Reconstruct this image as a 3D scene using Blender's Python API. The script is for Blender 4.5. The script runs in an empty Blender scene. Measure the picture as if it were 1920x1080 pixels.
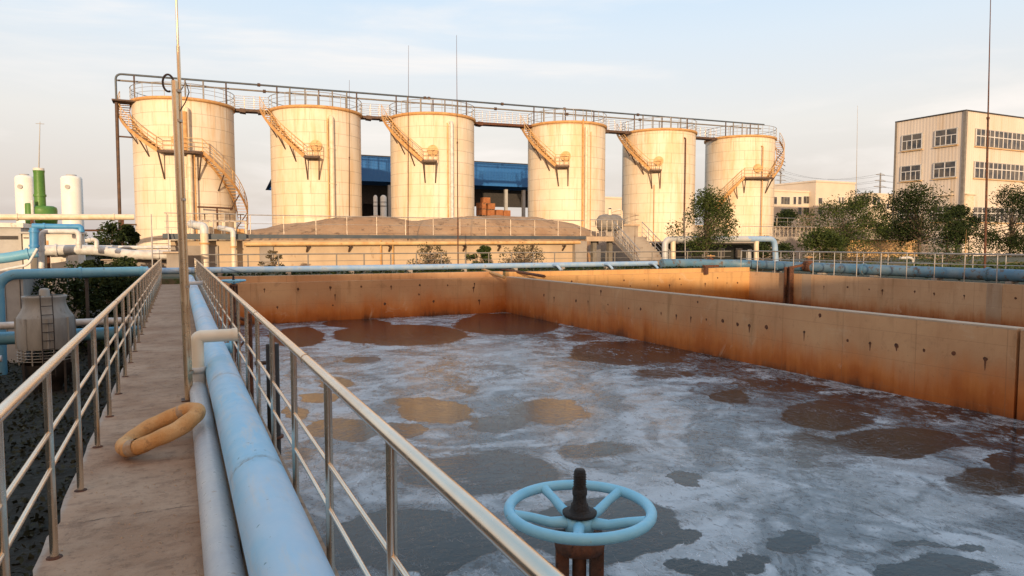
import bpy, math, random
import numpy as np
from mathutils import Vector, Matrix
PI = math.pi
random.seed(7)
SC = bpy.context.scene
COL = SC.collection
# ------------------------------------------------------------------ camera
F, CX, CY, HY, VPX, H = 1300., 960., 540., 456., 333., 1.65
TH = math.atan((CY-HY)/F)
YAW = math.atan((CX-VPX)/math.hypot(F, CY-HY))
cam_d = bpy.data.cameras.new('camera'); cam = bpy.data.objects.new('camera', cam_d); COL.objects.link(cam)
cam.location = (0, 0, H); cam.rotation_euler = (PI/2-TH, 0, -YAW)
cam_d.sensor_width = 36; cam_d.lens = 36*F/1920; cam_d.clip_end = 4000; cam_d.clip_start = .05
SC.camera = cam
# ------------------------------------------------------------------ sky and sun
SUN_EL, SUN_AZ = 8.0, math.atan2(-.42, -.9)          # azimuth of the place the light comes from, from +Y towards +X
world = bpy.data.worlds.new('World'); SC.world = world; world.use_nodes = True
wt = world.node_tree; wt.nodes.clear()
def wn(t, **k):
    n = wt.nodes.new(t)
    for a, b in k.items(): setattr(n, a, b)
    return n
sky = wn('ShaderNodeTexSky', sky_type='NISHITA', sun_disc=False, sun_elevation=math.radians(SUN_EL), sun_rotation=SUN_AZ,
         air_density=1.0, dust_density=1.5, ozone_density=1.0)
tc = wn('ShaderNodeTexCoord')
sep = wn('ShaderNodeSeparateXYZ'); wt.links.new(tc.outputs['Generated'], sep.inputs[0])
mp = wn('ShaderNodeMapping'); mp.inputs['Scale'].default_value = (1.0, 1.6, 7.0); mp.inputs['Rotation'].default_value = (0.25, 0.12, .5)
wt.links.new(tc.outputs['Generated'], mp.inputs[0])
cn = wn('ShaderNodeTexNoise'); cn.inputs['Scale'].default_value = 1.5; cn.inputs['Detail'].default_value = 6; cn.inputs['Roughness'].default_value = .55
cn.inputs['Distortion'].default_value = .5
wt.links.new(mp.outputs[0], cn.inputs['Vector'])
cr = wn('ShaderNodeMapRange', interpolation_type='SMOOTHSTEP'); cr.inputs['From Min'].default_value = .48; cr.inputs['From Max'].default_value = .74
cr.inputs['To Max'].default_value = .8
wt.links.new(cn.outputs['Fac'], cr.inputs['Value'])
mx = wn('ShaderNodeMix', data_type='RGBA'); mx.inputs['B'].default_value = (8.0, 7.5, 7.1, 1)
wt.links.new(cr.outputs[0], mx.inputs['Factor'])
# pale evening veil: mauve at the horizon, whitish above it, light blue higher up
vg = wn('ShaderNodeValToRGB'); e = vg.color_ramp.elements
e[0].position = 0; e[0].color = (.50, .44, .43, 1); e[1].position = .6; e[1].color = (.37, .61, .86, 1)
for p_, c_ in ((.07, (.63, .555, .525, 1)), (.16, (.74, .70, .665, 1)), (.27, (.65, .72, .79, 1)), (.38, (.51, .68, .86, 1))):
    q_ = e.new(p_); q_.color = c_
wt.links.new(sep.outputs['Z'], vg.inputs[0])
vm = wn('ShaderNodeVectorMath', operation='SCALE'); vm.inputs['Scale'].default_value = 10; wt.links.new(vg.outputs[0], vm.inputs[0])
mv = wn('ShaderNodeMix', data_type='RGBA'); mv.inputs['Factor'].default_value = .82
wt.links.new(vm.outputs[0], mv.inputs['B']); wt.links.new(sky.outputs[0], mv.inputs['A'])
# warm afterglow round the low sun
dp = wn('ShaderNodeVectorMath', operation='DOT_PRODUCT'); wt.links.new(tc.outputs['Generated'], dp.inputs[0])
dp.inputs[1].default_value = (math.sin(SUN_AZ)*.985, math.cos(SUN_AZ)*.985, .17)
gl = wn('ShaderNodeMapRange', interpolation_type='SMOOTHSTEP'); gl.inputs['From Min'].default_value = .15; gl.inputs['From Max'].default_value = 1.0; gl.inputs['To Max'].default_value = .92
wt.links.new(dp.outputs['Value'], gl.inputs['Value'])
mg = wn('ShaderNodeMix', data_type='RGBA'); mg.inputs['B'].default_value = (11.5, 6.7, 3.6, 1)
wt.links.new(gl.outputs[0], mg.inputs['Factor']); wt.links.new(mv.outputs['Result'], mg.inputs['A'])
wt.links.new(mg.outputs['Result'], mx.inputs['A'])
bg = wn('ShaderNodeBackground'); bg.inputs['Strength'].default_value = .1
wt.links.new(mx.outputs['Result'], bg.inputs['Color'])
wo = wn('ShaderNodeOutputWorld'); wt.links.new(bg.outputs[0], wo.inputs[0])
sd = bpy.data.lights.new('sun', 'SUN'); sd.energy = 3.7; sd.angle = math.radians(.6); sd.color = (1, .73, .46)
so = bpy.data.objects.new('sun', sd); COL.objects.link(so)
el = math.radians(SUN_EL)
to_sun = Vector((math.sin(SUN_AZ)*math.cos(el), math.cos(SUN_AZ)*math.cos(el), math.sin(el)))
so.rotation_euler = to_sun.to_track_quat('Z', 'Y').to_euler()
SC.view_settings.view_transform = 'Standard'; SC.view_settings.look = 'None'; SC.view_settings.gamma = 1
SC.view_settings.exposure = .40
SC.cycles.max_bounces = 6; SC.cycles.diffuse_bounces = 3; SC.cycles.glossy_bounces = 3; SC.cycles.use_denoising = True
# ------------------------------------------------------------------ pixel (1920x1080) -> place, for a known distance or level
def ray(px, py):
    x = (px-CX)/F; y = -(py-CY)/F
    fw = math.cos(TH)+y*math.sin(TH); up = -math.sin(TH)+y*math.cos(TH)
    return (x*math.cos(YAW)+fw*math.sin(YAW), -x*math.sin(YAW)+fw*math.cos(YAW), up)
def atz(px, py, z=0.): r = ray(px, py); t = (z-H)/r[2]; return Vector((r[0]*t, r[1]*t, z))
def atY(px, py, Y): r = ray(px, py); t = Y/r[1]; return Vector((r[0]*t, Y, H+r[2]*t))
def atX(px, py, X): r = ray(px, py); t = X/r[0]; return Vector((X, r[1]*t, H+r[2]*t))
# ------------------------------------------------------------------ materials
MATS = {}
class NT:
    def __init__(s, name):
        s.m = bpy.data.materials.new(name); s.m.use_nodes = True; s.t = s.m.node_tree; s.b = s.t.nodes['Principled BSDF']
        s.tc = s.n('ShaderNodeTexCoord'); MATS[name] = s.m
    def n(s, t, **k):
        x = s.t.nodes.new(t)
        for a, b in k.items(): setattr(x, a, b)
        return x
    def l(s, a, b): s.t.links.new(a, b)
    def noise(s, scale, detail=5, rough=.6, stretch=(1, 1, 1), dist=0, src='Object'):
        m = s.n('ShaderNodeMapping'); m.inputs['Scale'].default_value = stretch; s.l(s.tc.outputs[src], m.inputs[0])
        x = s.n('ShaderNodeTexNoise'); x.inputs['Scale'].default_value = scale; x.inputs['Detail'].default_value = detail
        x.inputs['Roughness'].default_value = rough; x.inputs['Distortion'].default_value = dist
        s.l(m.outputs[0], x.inputs['Vector']); return x.outputs['Fac']
    def rng(s, v, a, b, c=0, d=1, smooth=True):
        x = s.n('ShaderNodeMapRange', interpolation_type='SMOOTHSTEP' if smooth else 'LINEAR')
        for k, q in zip(('From Min', 'From Max', 'To Min', 'To Max'), (a, b, c, d)): x.inputs[k].default_value = q
        s.l(v, x.inputs['Value']); return x.outputs[0]
    def mix(s, f, a, b):
        x = s.n('ShaderNodeMix', data_type='RGBA')
        for k, v in (('Factor', f), ('A', a), ('B', b)):
            if isinstance(v, (int, float)): x.inputs[k].default_value = v
            elif isinstance(v, tuple): x.inputs[k].default_value = (*v, 1)
            else: s.l(v, x.inputs[k])
        return x.outputs['Result']
    def math(s, op, a, b=0., c=None):
        x = s.n('ShaderNodeMath', operation=op)
        for i, v in enumerate((a, b, c)):
            if v is None: continue
            if isinstance(v, (int, float)): x.inputs[i].default_value = v
            else: s.l(v, x.inputs[i])
        return x.outputs[0]
    def xyz(s, src='Object'):
        x = s.n('ShaderNodeSeparateXYZ'); s.l(s.tc.outputs[src], x.inputs[0]); return x.outputs
    def bump(s, h, st=.3, d=.01):
        x = s.n('ShaderNodeBump'); x.inputs['Strength'].default_value = st; x.inputs['Distance'].default_value = d
        s.l(h, x.inputs['Height']); s.l(x.outputs[0], s.b.inputs['Normal'])
    def out(s, col, rough=.7, metal=0., spec=.5):
        if isinstance(col, tuple): s.b.inputs['Base Color'].default_value = (*col, 1)
        else: s.l(col, s.b.inputs['Base Color'])
        if isinstance(rough, (int, float)): s.b.inputs['Roughness'].default_value = rough
        else: s.l(rough, s.b.inputs['Roughness'])
        s.b.inputs['Metallic'].default_value = metal; s.b.inputs['Specular IOR Level'].default_value = spec
        return s.m
def worn(name, c1, c2, scale=3, rough=.6, metal=0., bump=.2, lo=.35, hi=.7, c3=None, s3=9, t3=.62, stretch=(1, 1, 1), bd=.01, rv=.15):
    """a base colour with a second colour in patches and a third in small spots"""
    n = NT(name)
    f = n.rng(n.noise(scale, 6, .6, stretch), lo, hi)
    col = n.mix(f, c1, c2)
    if c3: col = n.mix(n.rng(n.noise(s3, 6, .7, stretch), t3, t3+.08), col, c3)
    fine = n.noise(scale*9, 4, .7)
    if bump: n.bump(fine, bump, bd)
    return n.out(col, n.rng(fine, .3, .7, max(rough-rv, .05), min(rough+rv, 1)), metal)
worn('mast_steel', (.80, .62, .42), (.68, .50, .32), 2, .3, .95, 0, c3=(.45, .28, .15), s3=5, t3=.66, rv=.04)
worn('steel', (.76, .67, .55), (.68, .57, .45), 2, .24, .97, 0, c3=(.50, .36, .24), s3=5, t3=.68, rv=.04)
worn('steel_worn', (.60, .52, .43), (.46, .37, .28), 3, .38, .75, 0, c3=(.30, .2, .13), s3=9, t3=.66)
worn('galvanised', (.38, .37, .36), (.30, .27, .24), 4, .5, .5, .05, c3=(.25, .14, .08), s3=14, t3=.62)
worn('rust_dark', (.055, .028, .018), (.16, .055, .022), 14, .85, 0, .5, c3=(.02, .014, .012), s3=20, t3=.56)
worn('rust_orange', (.48, .25, .09), (.58, .36, .15), 3, .75, 0, .2, c3=(.25, .10, .04), s3=8, t3=.6)
worn('rust_rail', (.62, .42, .20), (.52, .30, .12), 2, .7, 0, 0, c3=(.30, .14, .06), s3=4, t3=.6)
worn('dark_steel', (.07, .045, .035), (.12, .07, .045), 4, .7, .2, .1)
worn('valve_blue', (.20, .50, .68), (.26, .56, .72), 9, .5, 0, .12, c3=(.30, .24, .18), s3=22, t3=.64)
worn('pipe_white', (.60, .60, .58), (.46, .44, .41), 4, .45, 0, .08, c3=(.30, .20, .12), s3=9, t3=.68)
worn('pipe_grey', (.40, .42, .44), (.48, .48, .47), 2.5, .4, 0, .08, c3=(.34, .26, .19), s3=8, t3=.64)
worn('pipe_ivory', (.84, .74, .58), (.76, .64, .47), 3, .5, 0, .05, c3=(.5, .3, .15), s3=7, t3=.70)
worn('dull_grey', (.21, .19, .165), (.16, .14, .12), 3, .6, 0, .05)
worn('pipe_cream', (.70, .60, .46), (.62, .48, .32), 3, .5, 0, .05, c3=(.4, .22, .1), s3=7, t3=.66)
worn('grease_black', (.008, .007, .006), (.020, .013, .009), 20, .6, 0, .8)
worn('pipe_blue_far', (.22, .36, .56), (.32, .42, .54), 2.5, .5, 0, .08, c3=(.24, .20, .17), s3=5, t3=.60)
worn('pipe_blue_dirty', (.075, .17, .26), (.14, .21, .26), 1.6, .5, 0, .1, c3=(.11, .085, .065), s3=3.5, t3=.54)
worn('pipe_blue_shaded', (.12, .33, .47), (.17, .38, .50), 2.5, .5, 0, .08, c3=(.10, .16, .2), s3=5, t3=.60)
worn('paint_blue', (.05, .23, .46), (.07, .28, .50), 3, .5, 0, .05)
worn('ring_foam', (.60, .29, .095), (.70, .40, .17), 5, .9, 0, .8, c3=(.48, .25, .10), s3=8, t3=.56, bd=.012)
worn('canvas', (.44, .33, .23), (.42, .24, .12), 20, .9, 0, .4)
worn('white_paint', (.68, .64, .58), (.60, .55, .48), 1.5, .6, 0, .05, c3=(.42, .34, .26), s3=3, t3=.62)
worn('storage_white', (.80, .77, .70), (.76, .72, .64), 1, .5, 0, .02)
worn('grey_panel', (.40, .39, .37), (.34, .33, .31), 2, .6, 0, .05)
worn('green_plastic', (.06, .17, .025), (.085, .21, .035), 2, .5, 0, .05, c3=(.05, .13, .03), s3=4, t3=.6)
worn('tower_plastic', (.31, .305, .28), (.24, .235, .215), 4, .65, 0, .1, c3=(.2, .15, .11), s3=8, t3=.62, stretch=(1, 1, .3))
worn('dark_frame', (.035, .032, .03), (.06, .05, .045), 4, .7, .2, .05)
worn('concrete_pale', (.52, .40, .27), (.44, .33, .22), .8, .85, 0, .15, c3=(.30, .19, .11), s3=1.5, t3=.62, stretch=(1, 1, .5))
worn('concrete_grey', (.33, .29, .25), (.26, .22, .19), .9, .85, 0, .15, c3=(.2, .15, .11), s3=1.7, t3=.6)
worn('soil', (.33, .19, .095), (.42, .27, .15), .45, .95, 0, .6, c3=(.20, .12, .06), s3=1.4, t3=.55, bd=.15)
worn('dark_blue_steel', (.06, .08, .10), (.09, .10, .11), 3, .5, .2, .05)
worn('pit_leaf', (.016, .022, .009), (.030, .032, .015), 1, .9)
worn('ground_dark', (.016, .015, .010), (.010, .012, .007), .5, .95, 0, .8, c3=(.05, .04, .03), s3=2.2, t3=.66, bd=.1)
worn('terrace_soil', (.075, .068, .035), (.13, .10, .06), .6, .95, 0, .6, c3=(.05, .07, .02), s3=1.3, t3=.5, bd=.1)
worn('bark', (.11, .08, .055), (.16, .12, .085), 5, .9, 0, .6)
worn('twig', (.20, .14, .09), (.30, .22, .15), 5, .9)
worn('roof_blue', (.035, .145, .40), (.045, .17, .44), .6, .45, 0, .02)
worn('brick_orange', (.30, .10, .03), (.38, .15, .05), 2, .8, 0, .1, c3=(.2, .08, .03), s3=3, t3=.55)
worn('facade_far', (.66, .56, .44), (.60, .50, .39), .2, .8, 0, 0)
worn('facade_far_shade', (.60, .50, .40), (.54, .45, .36), .2, .8, 0, 0)
worn('window_frame', (.62, .60, .58), (.56, .54, .51), 2, .5, 0, 0)
worn('cap_concrete', (.40, .30, .21), (.48, .36, .25), 2, .8, 0, .3, c3=(.24, .15, .09), s3=7, t3=.6)
n = NT('glass_dark'); n.out(n.mix(n.rng(n.noise(.9, 2, .5), .4, .6), (.035, .035, .04), (.10, .085, .07)), .12, 0, .6)
# leaves
for nm, a, b in (('leaf_green', (.028, .046, .012), (.062, .080, .022)), ('leaf_dark', (.014, .025, .009), (.036, .050, .015)), ('leaf_dry', (.12, .09, .05), (.06, .06, .03))):
    n = NT(nm); c = n.mix(n.rng(n.noise(1.3, 4, .6), .35, .65), a, b)
    n.out(c, .85, 0, .1); n.b.inputs['Transmission Weight'].default_value = 0
# blue painted pipe by the walkway
n = NT('pipe_blue')
big = n.rng(n.noise(.9, 5, .6, (1, .5, 1)), .40, .62)
col = n.mix(big, (.26, .54, .75), (.42, .56, .69))
drip = n.rng(n.noise(7, 5, .7, (1.5, .25, 1.5)), .50, .72); col = n.mix(n.math('MULTIPLY', drip, .75), col, (.50, .55, .58))
spl = n.rng(n.noise(3.2, 7, .78, (1, .6, 1)), .58, .68); col = n.mix(n.math('MULTIPLY', spl, .5), col, (.24, .38, .48))
sp = n.rng(n.noise(26, 3, .5), .70, .74); col = n.mix(n.math('MULTIPLY', sp, .8), col, (.10, .22, .30))
seamn = n.noise(2.2, 4, .7)
yy = n.xyz()[1]; sm = n.math('ABSOLUTE', n.math('SUBTRACT', n.math('FRACT', n.math('DIVIDE', n.math('ADD', yy, n.math('MULTIPLY', seamn, .25)), 2.9)), .5))
line = n.rng(sm, .0, .020, 1, 0); sc2 = n.rng(n.noise(22, 6, .8, (1, 3, 1)), .47, .58)
col = n.mix(n.math('MULTIPLY', n.math('MULTIPLY', line, sc2), .9), col, (.11, .10, .10))
halo = n.rng(sm, .0, .05, .35, 0); col = n.mix(n.math('MULTIPLY', halo, n.rng(n.noise(20, 4, .7), .40, .60)), col, (.20, .28, .33))
n.bump(n.noise(12, 5, .7), .25, .004); n.out(col, n.rng(n.noise(8), .3, .7, .34, .55), 0, .5)
# pool walls: concrete browned by dry sludge, deep rust towards the water (a real stain)
def poolwall(name, top1, top2, rust1, rust2, zt):
    n = NT(name); X, Y, Z = n.xyz(); Z = n.math('ADD', Z, -3.5)
    st = n.noise(2.2, 8, .70, (1, 1, .12)); big = n.noise(.45, 4, .55); fine = n.noise(9, 6, .7)
    top = n.mix(n.rng(big, .35, .68), top1, top2)
    top = n.mix(n.math('MULTIPLY', n.rng(st, .50, .72), .55), top, (.25, .135, .06))
    zz = n.math('ADD', Z, n.math('ADD', n.math('MULTIPLY', n.math('SUBTRACT', st, .5), .9), n.math('MULTIPLY', n.math('SUBTRACT', big, .5), .9)))
    rf = n.rng(zz, zt-.75, zt+.32, 1, 0)
    col = n.mix(rf, top, n.mix(n.rng(n.noise(2.0, 5, .6, (1, 1, .6)), .35, .65), rust1, rust2))
    col = n.mix(n.rng(zz, -1.75, -1.15, .75, 0), col, (.26, .07, .014)); col = n.mix(n.rng(zz, -1.86, -1.55, .8, 0), col, (.07, .025, .01))
    col = n.mix(n.math('MULTIPLY', n.rng(fine, .58, .72), .35), col, (.22, .12, .06))
    ln = n.math('ABSOLUTE', n.math('SUBTRACT', n.math('FRACT', n.math('DIVIDE', n.math('ADD', Z, n.math('MULTIPLY', big, .02)), .62)), .5))
    col = n.mix(n.rng(ln, 0, .016, .35, 0), col, (.22, .12, .06))
    vl = n.math('ABSOLUTE', n.math('SUBTRACT', n.math('FRACT', n.math('DIVIDE', n.math('ADD', n.math('ADD', X, Y), n.math('MULTIPLY', st, .05)), 1.83)), .5))
    col = n.mix(n.rng(vl, 0, .008, .45, 0), col, (.20, .11, .055))
    blot = n.noise(1.1, 7, .72, (1, 1, 1), .8); col = n.mix(n.rng(blot, .56, .74, 0, .5), col, (.24, .135, .07)); col = n.mix(n.rng(blot, .30, .42, .35, 0), col, (.58, .44, .30))
    n.bump(n.math('ADD', fine, n.math('MULTIPLY', st, .6)), .45, .014); n.out(col, .8, 0, .3)
poolwall('pool_wall', (.46, .255, .13), (.56, .34, .18), (.44, .125, .022), (.52, .17, .034), -.80)
poolwall('pool_wall_far', (.50, .285, .115), (.56, .33, .14), (.42, .16, .035), (.48, .20, .05), -.6)
poolwall('pool_wall_grey', (.36, .255, .165), (.40, .29, .20), (.30, .14, .06), (.34, .18, .08), -1.2)
poolwall('pool_wall_second', (.45, .27, .145), (.52, .34, .20), (.36, .14, .045), (.42, .19, .07), -1.1)
# walkway slab
n = NT('walkway_concrete'); X, Y, Z = n.xyz()
c = n.mix(n.rng(n.noise(1.3, 6, .65), .35, .65), (.32, .195, .12), (.43, .295, .20))
c = n.mix(n.math('MULTIPLY', n.rng(n.noise(5, 6, .7, (1, 1.6, 1)), .48, .66), .5), c, (.17, .10, .062))
c = n.mix(n.rng(n.noise(.8, 5, .7, (1.5, 1, 1)), .60, .72, 0, .5), c, (.36, .27, .20))
c = n.mix(n.rng(n.noise(38, 4, .75), .64, .72), c, (.42, .36, .29))
c = n.mix(n.rng(n.noise(24, 5, .75, (1, 2, 1)), .66, .70), c, (.06, .04, .03))
jt = n.math('ABSOLUTE', n.math('SUBTRACT', n.math('FRACT', n.math('DIVIDE', n.math('ADD', Y, n.math('MULTIPLY', n.noise(3), .16)), 3.2)), .5))
c = n.mix(n.math('MULTIPLY', n.rng(jt, 0, .005, .8, 0), n.rng(n.noise(7), .4, .6)), c, (.07, .05, .04))
ed = n.rng(n.math('ADD', X, n.math('MULTIPLY', n.noise(6, 5, .7), .08)), -.66, -.62, .7, 0); c = n.mix(ed, c, (.40, .35, .30))
c = n.mix(n.rng(n.noise(2.6, 8, .78, (1, .8, 1), .6), .53, .66, 0, .4), c, (.13, .08, .052)); c = n.mix(n.rng(n.noise(19, 6, .8), .54, .64, 0, .55), c, (.14, .09, .06)); c = n.mix(n.rng(n.noise(60, 4, .8), .60, .70, 0, .7), c, (.46, .37, .28))
n.bump(n.math('ADD', n.noise(14, 6, .75), n.math('MULTIPLY', n.noise(70, 3, .6), .4)), .5, .01); n.out(c, .85, 0, .3)
# reactor tank shells: plates in courses, seams, rusty runs
n = NT('tank_shell'); X, Y, Z = n.xyz()  # local height
ang = n.math('MULTIPLY', n.math('ARCTAN2', Y, X), 4.0)
cv = n.n('ShaderNodeCombineXYZ'); n.l(ang, cv.inputs[0]); n.l(Z, cv.inputs[1])
bk = n.n('ShaderNodeTexBrick'); bk.offset = .5; bk.inputs['Scale'].default_value = 1; bk.inputs['Brick Width'].default_value = 2.513; bk.inputs['Row Height'].default_value = 1.05
bk.inputs['Mortar Size'].default_value = .016; bk.inputs['Mortar Smooth'].default_value = .6; bk.inputs['Bias'].default_value = 0
bk.inputs['Color1'].default_value = (.97, .965, .96, 1); bk.inputs['Color2'].default_value = (1, 1, 1, 1)
n.l(cv.outputs[0], bk.inputs['Vector'])
inf = n.n('ShaderNodeObjectInfo')
va = n.n('ShaderNodeVectorMath', operation='ADD'); n.l(n.tc.outputs['Object'], va.inputs[0])
vs = n.n('ShaderNodeCombineXYZ'); n.l(n.math('MULTIPLY', inf.outputs['Random'], 37), vs.inputs[0]); n.l(n.math('MULTIPLY', inf.outputs['Random'], 37), vs.inputs[2]); n.l(vs.outputs[0], va.inputs[1])
def tn(scale, st=(1, 1, 1), d=5, r=.6):
    m = n.n('ShaderNodeMapping'); m.inputs['Scale'].default_value = st; n.l(va.outputs[0], m.inputs[0])
    x = n.n('ShaderNodeTexNoise'); x.inputs['Scale'].default_value = scale; x.inputs['Detail'].default_value = d; x.inputs['Roughness'].default_value = r
    n.l(m.outputs[0], x.inputs['Vector']); return x.outputs['Fac']
c = n.mix(n.rng(tn(.35), .35, .65), (.70, .59, .44), (.75, .66, .53))
c = n.mix(n.math('MULTIPLY', n.rng(tn(.9, (1, 1, .16), 7, .7), .46, .66), .6), c, (.66, .45, .24))
c = n.mix(n.math('MULTIPLY', n.math('MULTIPLY', n.rng(Z, 13, 17.2), n.rng(tn(5, (1, 1, .05), 4, .6), .52, .68)), .55), c, (.46, .26, .10))
c = n.mix(n.math('MULTIPLY', n.rng(tn(3.2, (1, 1, .05), 5, .7), .52, .70), .40), c, (.50, .30, .13))
c = n.mix(n.math('MULTIPLY', n.rng(tn(2.2, (1, 1, .7), 7, .75), .58, .74), .35), c, (.52, .40, .27))
mu = n.n('ShaderNodeMix', data_type='RGBA', blend_type='MULTIPLY'); mu.inputs['Factor'].default_value = .6
n.l(c, mu.inputs['A']); n.l(bk.outputs['Color'], mu.inputs['B'])
c = n.mix(n.math('MULTIPLY', bk.outputs['Fac'], n.rng(tn(.8), .3, .6, .08, .38)), mu.outputs['Result'], (.40, .27, .16))
n.bump(n.math('ADD', n.math('MULTIPLY', bk.outputs['Fac'], -1.), n.math('MULTIPLY', tn(1.2), .5)), .4, .03); n.out(c, .62, 0, .3)
# corrugated cladding of the factory block
n = NT('cladding'); X, Y, Z = n.xyz()
rib = n.math('SINE', n.math('MULTIPLY', n.math('ADD', X, Y), 2*PI/.45))
c = n.mix(n.rng(n.noise(.25, 5, .6, (1, 1, .3)), .35, .65), (.62, .53, .44), (.70, .61, .52))
c = n.mix(n.math('MULTIPLY', n.rng(n.noise(1.1, 6, .7, (1, 1, .06)), .50, .72), .55), c, (.50, .34, .18))
c = n.mix(n.math('MULTIPLY', n.rng(rib, .5, 1), .06), c, (.30, .22, .15))
n.bump(rib, .22, .03); n.out(c, .6, 0, .3)
# ribbed blue roofing
n = NT('roof_sheet'); X, Y, Z = n.xyz()
rib = n.math('SINE', n.math('MULTIPLY', X, 2*PI/.5))
n.bump(rib, .12, .03); n.out(n.mix(n.rng(n.noise(.3, 4, .6), .3, .7), (.018, .115, .34), (.026, .14, .38)), .45, 0, .4)
# pool liquid with drifting foam; attribute "foam" says where the scum lies
n = NT('foam_water')
at = n.n('ShaderNodeAttribute'); at.attribute_name = 'foam'; foam = at.outputs['Fac']
n1 = n.noise(1.0, 8, .70, (1, 1.2, 1), 1.8); n2 = n.noise(4.2, 8, .72, (1, 1, 1), 1.0); n3 = n.noise(.55, 6, .6, (1, 1, 1), 2.5)
fil = n.math('ABSOLUTE', n.math('SUBTRACT', n.noise(1.25, 7, .62, (1.2, .9, 1), 4.0), .5))          # drifting filaments
fil = n.rng(fil, 0, .16, 1, 0)
f = n.math('ADD', foam, n.math('ADD', n.math('MULTIPLY', n.math('SUBTRACT', n1, .5), .45), n.math('ADD', n.math('MULTIPLY', n.math('SUBTRACT', n2, .5), .46), n.math('MULTIPLY', n.math('SUBTRACT', n.noise(14, 6, .7, (1.3, .8, 1), .5), .5), .22))))
ag = n.n('ShaderNodeAttribute'); ag.attribute_name = 'agitation'
stk = n.noise(3.4, 9, .74, (1.5, .75, 1), 1.4)
f = n.math('ADD', f, n.math('MULTIPLY', n.math('MULTIPLY', n.math('SUBTRACT', stk, .50), ag.outputs['Fac']), 2.6))
thin = n.rng(f, .24, .40); thick = n.rng(n.math('ADD', f, n.math('MULTIPLY', n.math('SUBTRACT', fil, .5), .50)), .50, .74)
cover = n.math('ADD', n.math('MULTIPLY', thin, .36), n.math('MULTIPLY', thick, .46))
tear = n.rng(n.noise(7.5, 7, .75, (1.5, .8, 1), 1.2), .56, .63, 1, .45); cover = n.math('MULTIPLY', cover, tear)
cover = n.math('MULTIPLY', cover, n.rng(n.math('ADD', foam, n.math('MULTIPLY', ag.outputs['Fac'], .4)), .0, .42, .03, 1.))
veil = n.rng(n3, .33, .66, .55, 1.08); cover = n.math('MULTIPLY', cover, veil)
ridge = n.math('ABSOLUTE', n.math('SUBTRACT', n.noise(1.5, 7, .6, (1, 1, 1), 3.4), .5))
lace = n.math('MULTIPLY', n.rng(ridge, .0, .010, .42, 0.), n.rng(foam, .05, .5, .18, 1))
ridge2 = n.math('ABSOLUTE', n.math('SUBTRACT', n.noise(.8, 6, .55, (1.4, .8, 1), 3.5), .52)); lace2 = n.math('MULTIPLY', n.rng(ridge2, .0, .007, .7, 0.), n.rng(foam, .05, .5, .3, 1))
speck = n.math('MULTIPLY', n.rng(n.noise(42, 3, .6), .67, .72), n.rng(f, .05, .4, .05, .45))
cover = n.math('MINIMUM', n.math('ADD', cover, n.math('MAXIMUM', n.math('MAXIMUM', lace, lace2), speck)), 1.)
sw = n.n('ShaderNodeAttribute'); sw.attribute_name = 'swirl'
fc = n.mix(n.rng(n.math('ADD', sw.outputs['Fac'], n.math('MULTIPLY', n.math('SUBTRACT', n.noise(3.2, 8, .75, (1, 1, 1), .8), .5), .5)), .34, .66), (.17, .215, .25), (.45, .515, .57))
wc = n.mix(n.rng(n.noise(.5, 3, .5), .35, .65), (.009, .017, .023), (.013, .017, .018))
n.out(n.mix(cover, wc, fc), n.rng(cover, .1, 1, .05, .36), 0, .5); n.b.inputs['IOR'].default_value = 1.33
bh = n.math('ADD', n.math('MULTIPLY', n.noise(6, 3, .5, (1, 1.5, 1), .5), .35), n.math('MULTIPLY', n.noise(24, 2, .5, (1, 1.6, 1)), .14))
bh = n.math('ADD', bh, n.math('MULTIPLY', cover, .25))
n.bump(bh, .5, .022)
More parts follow.
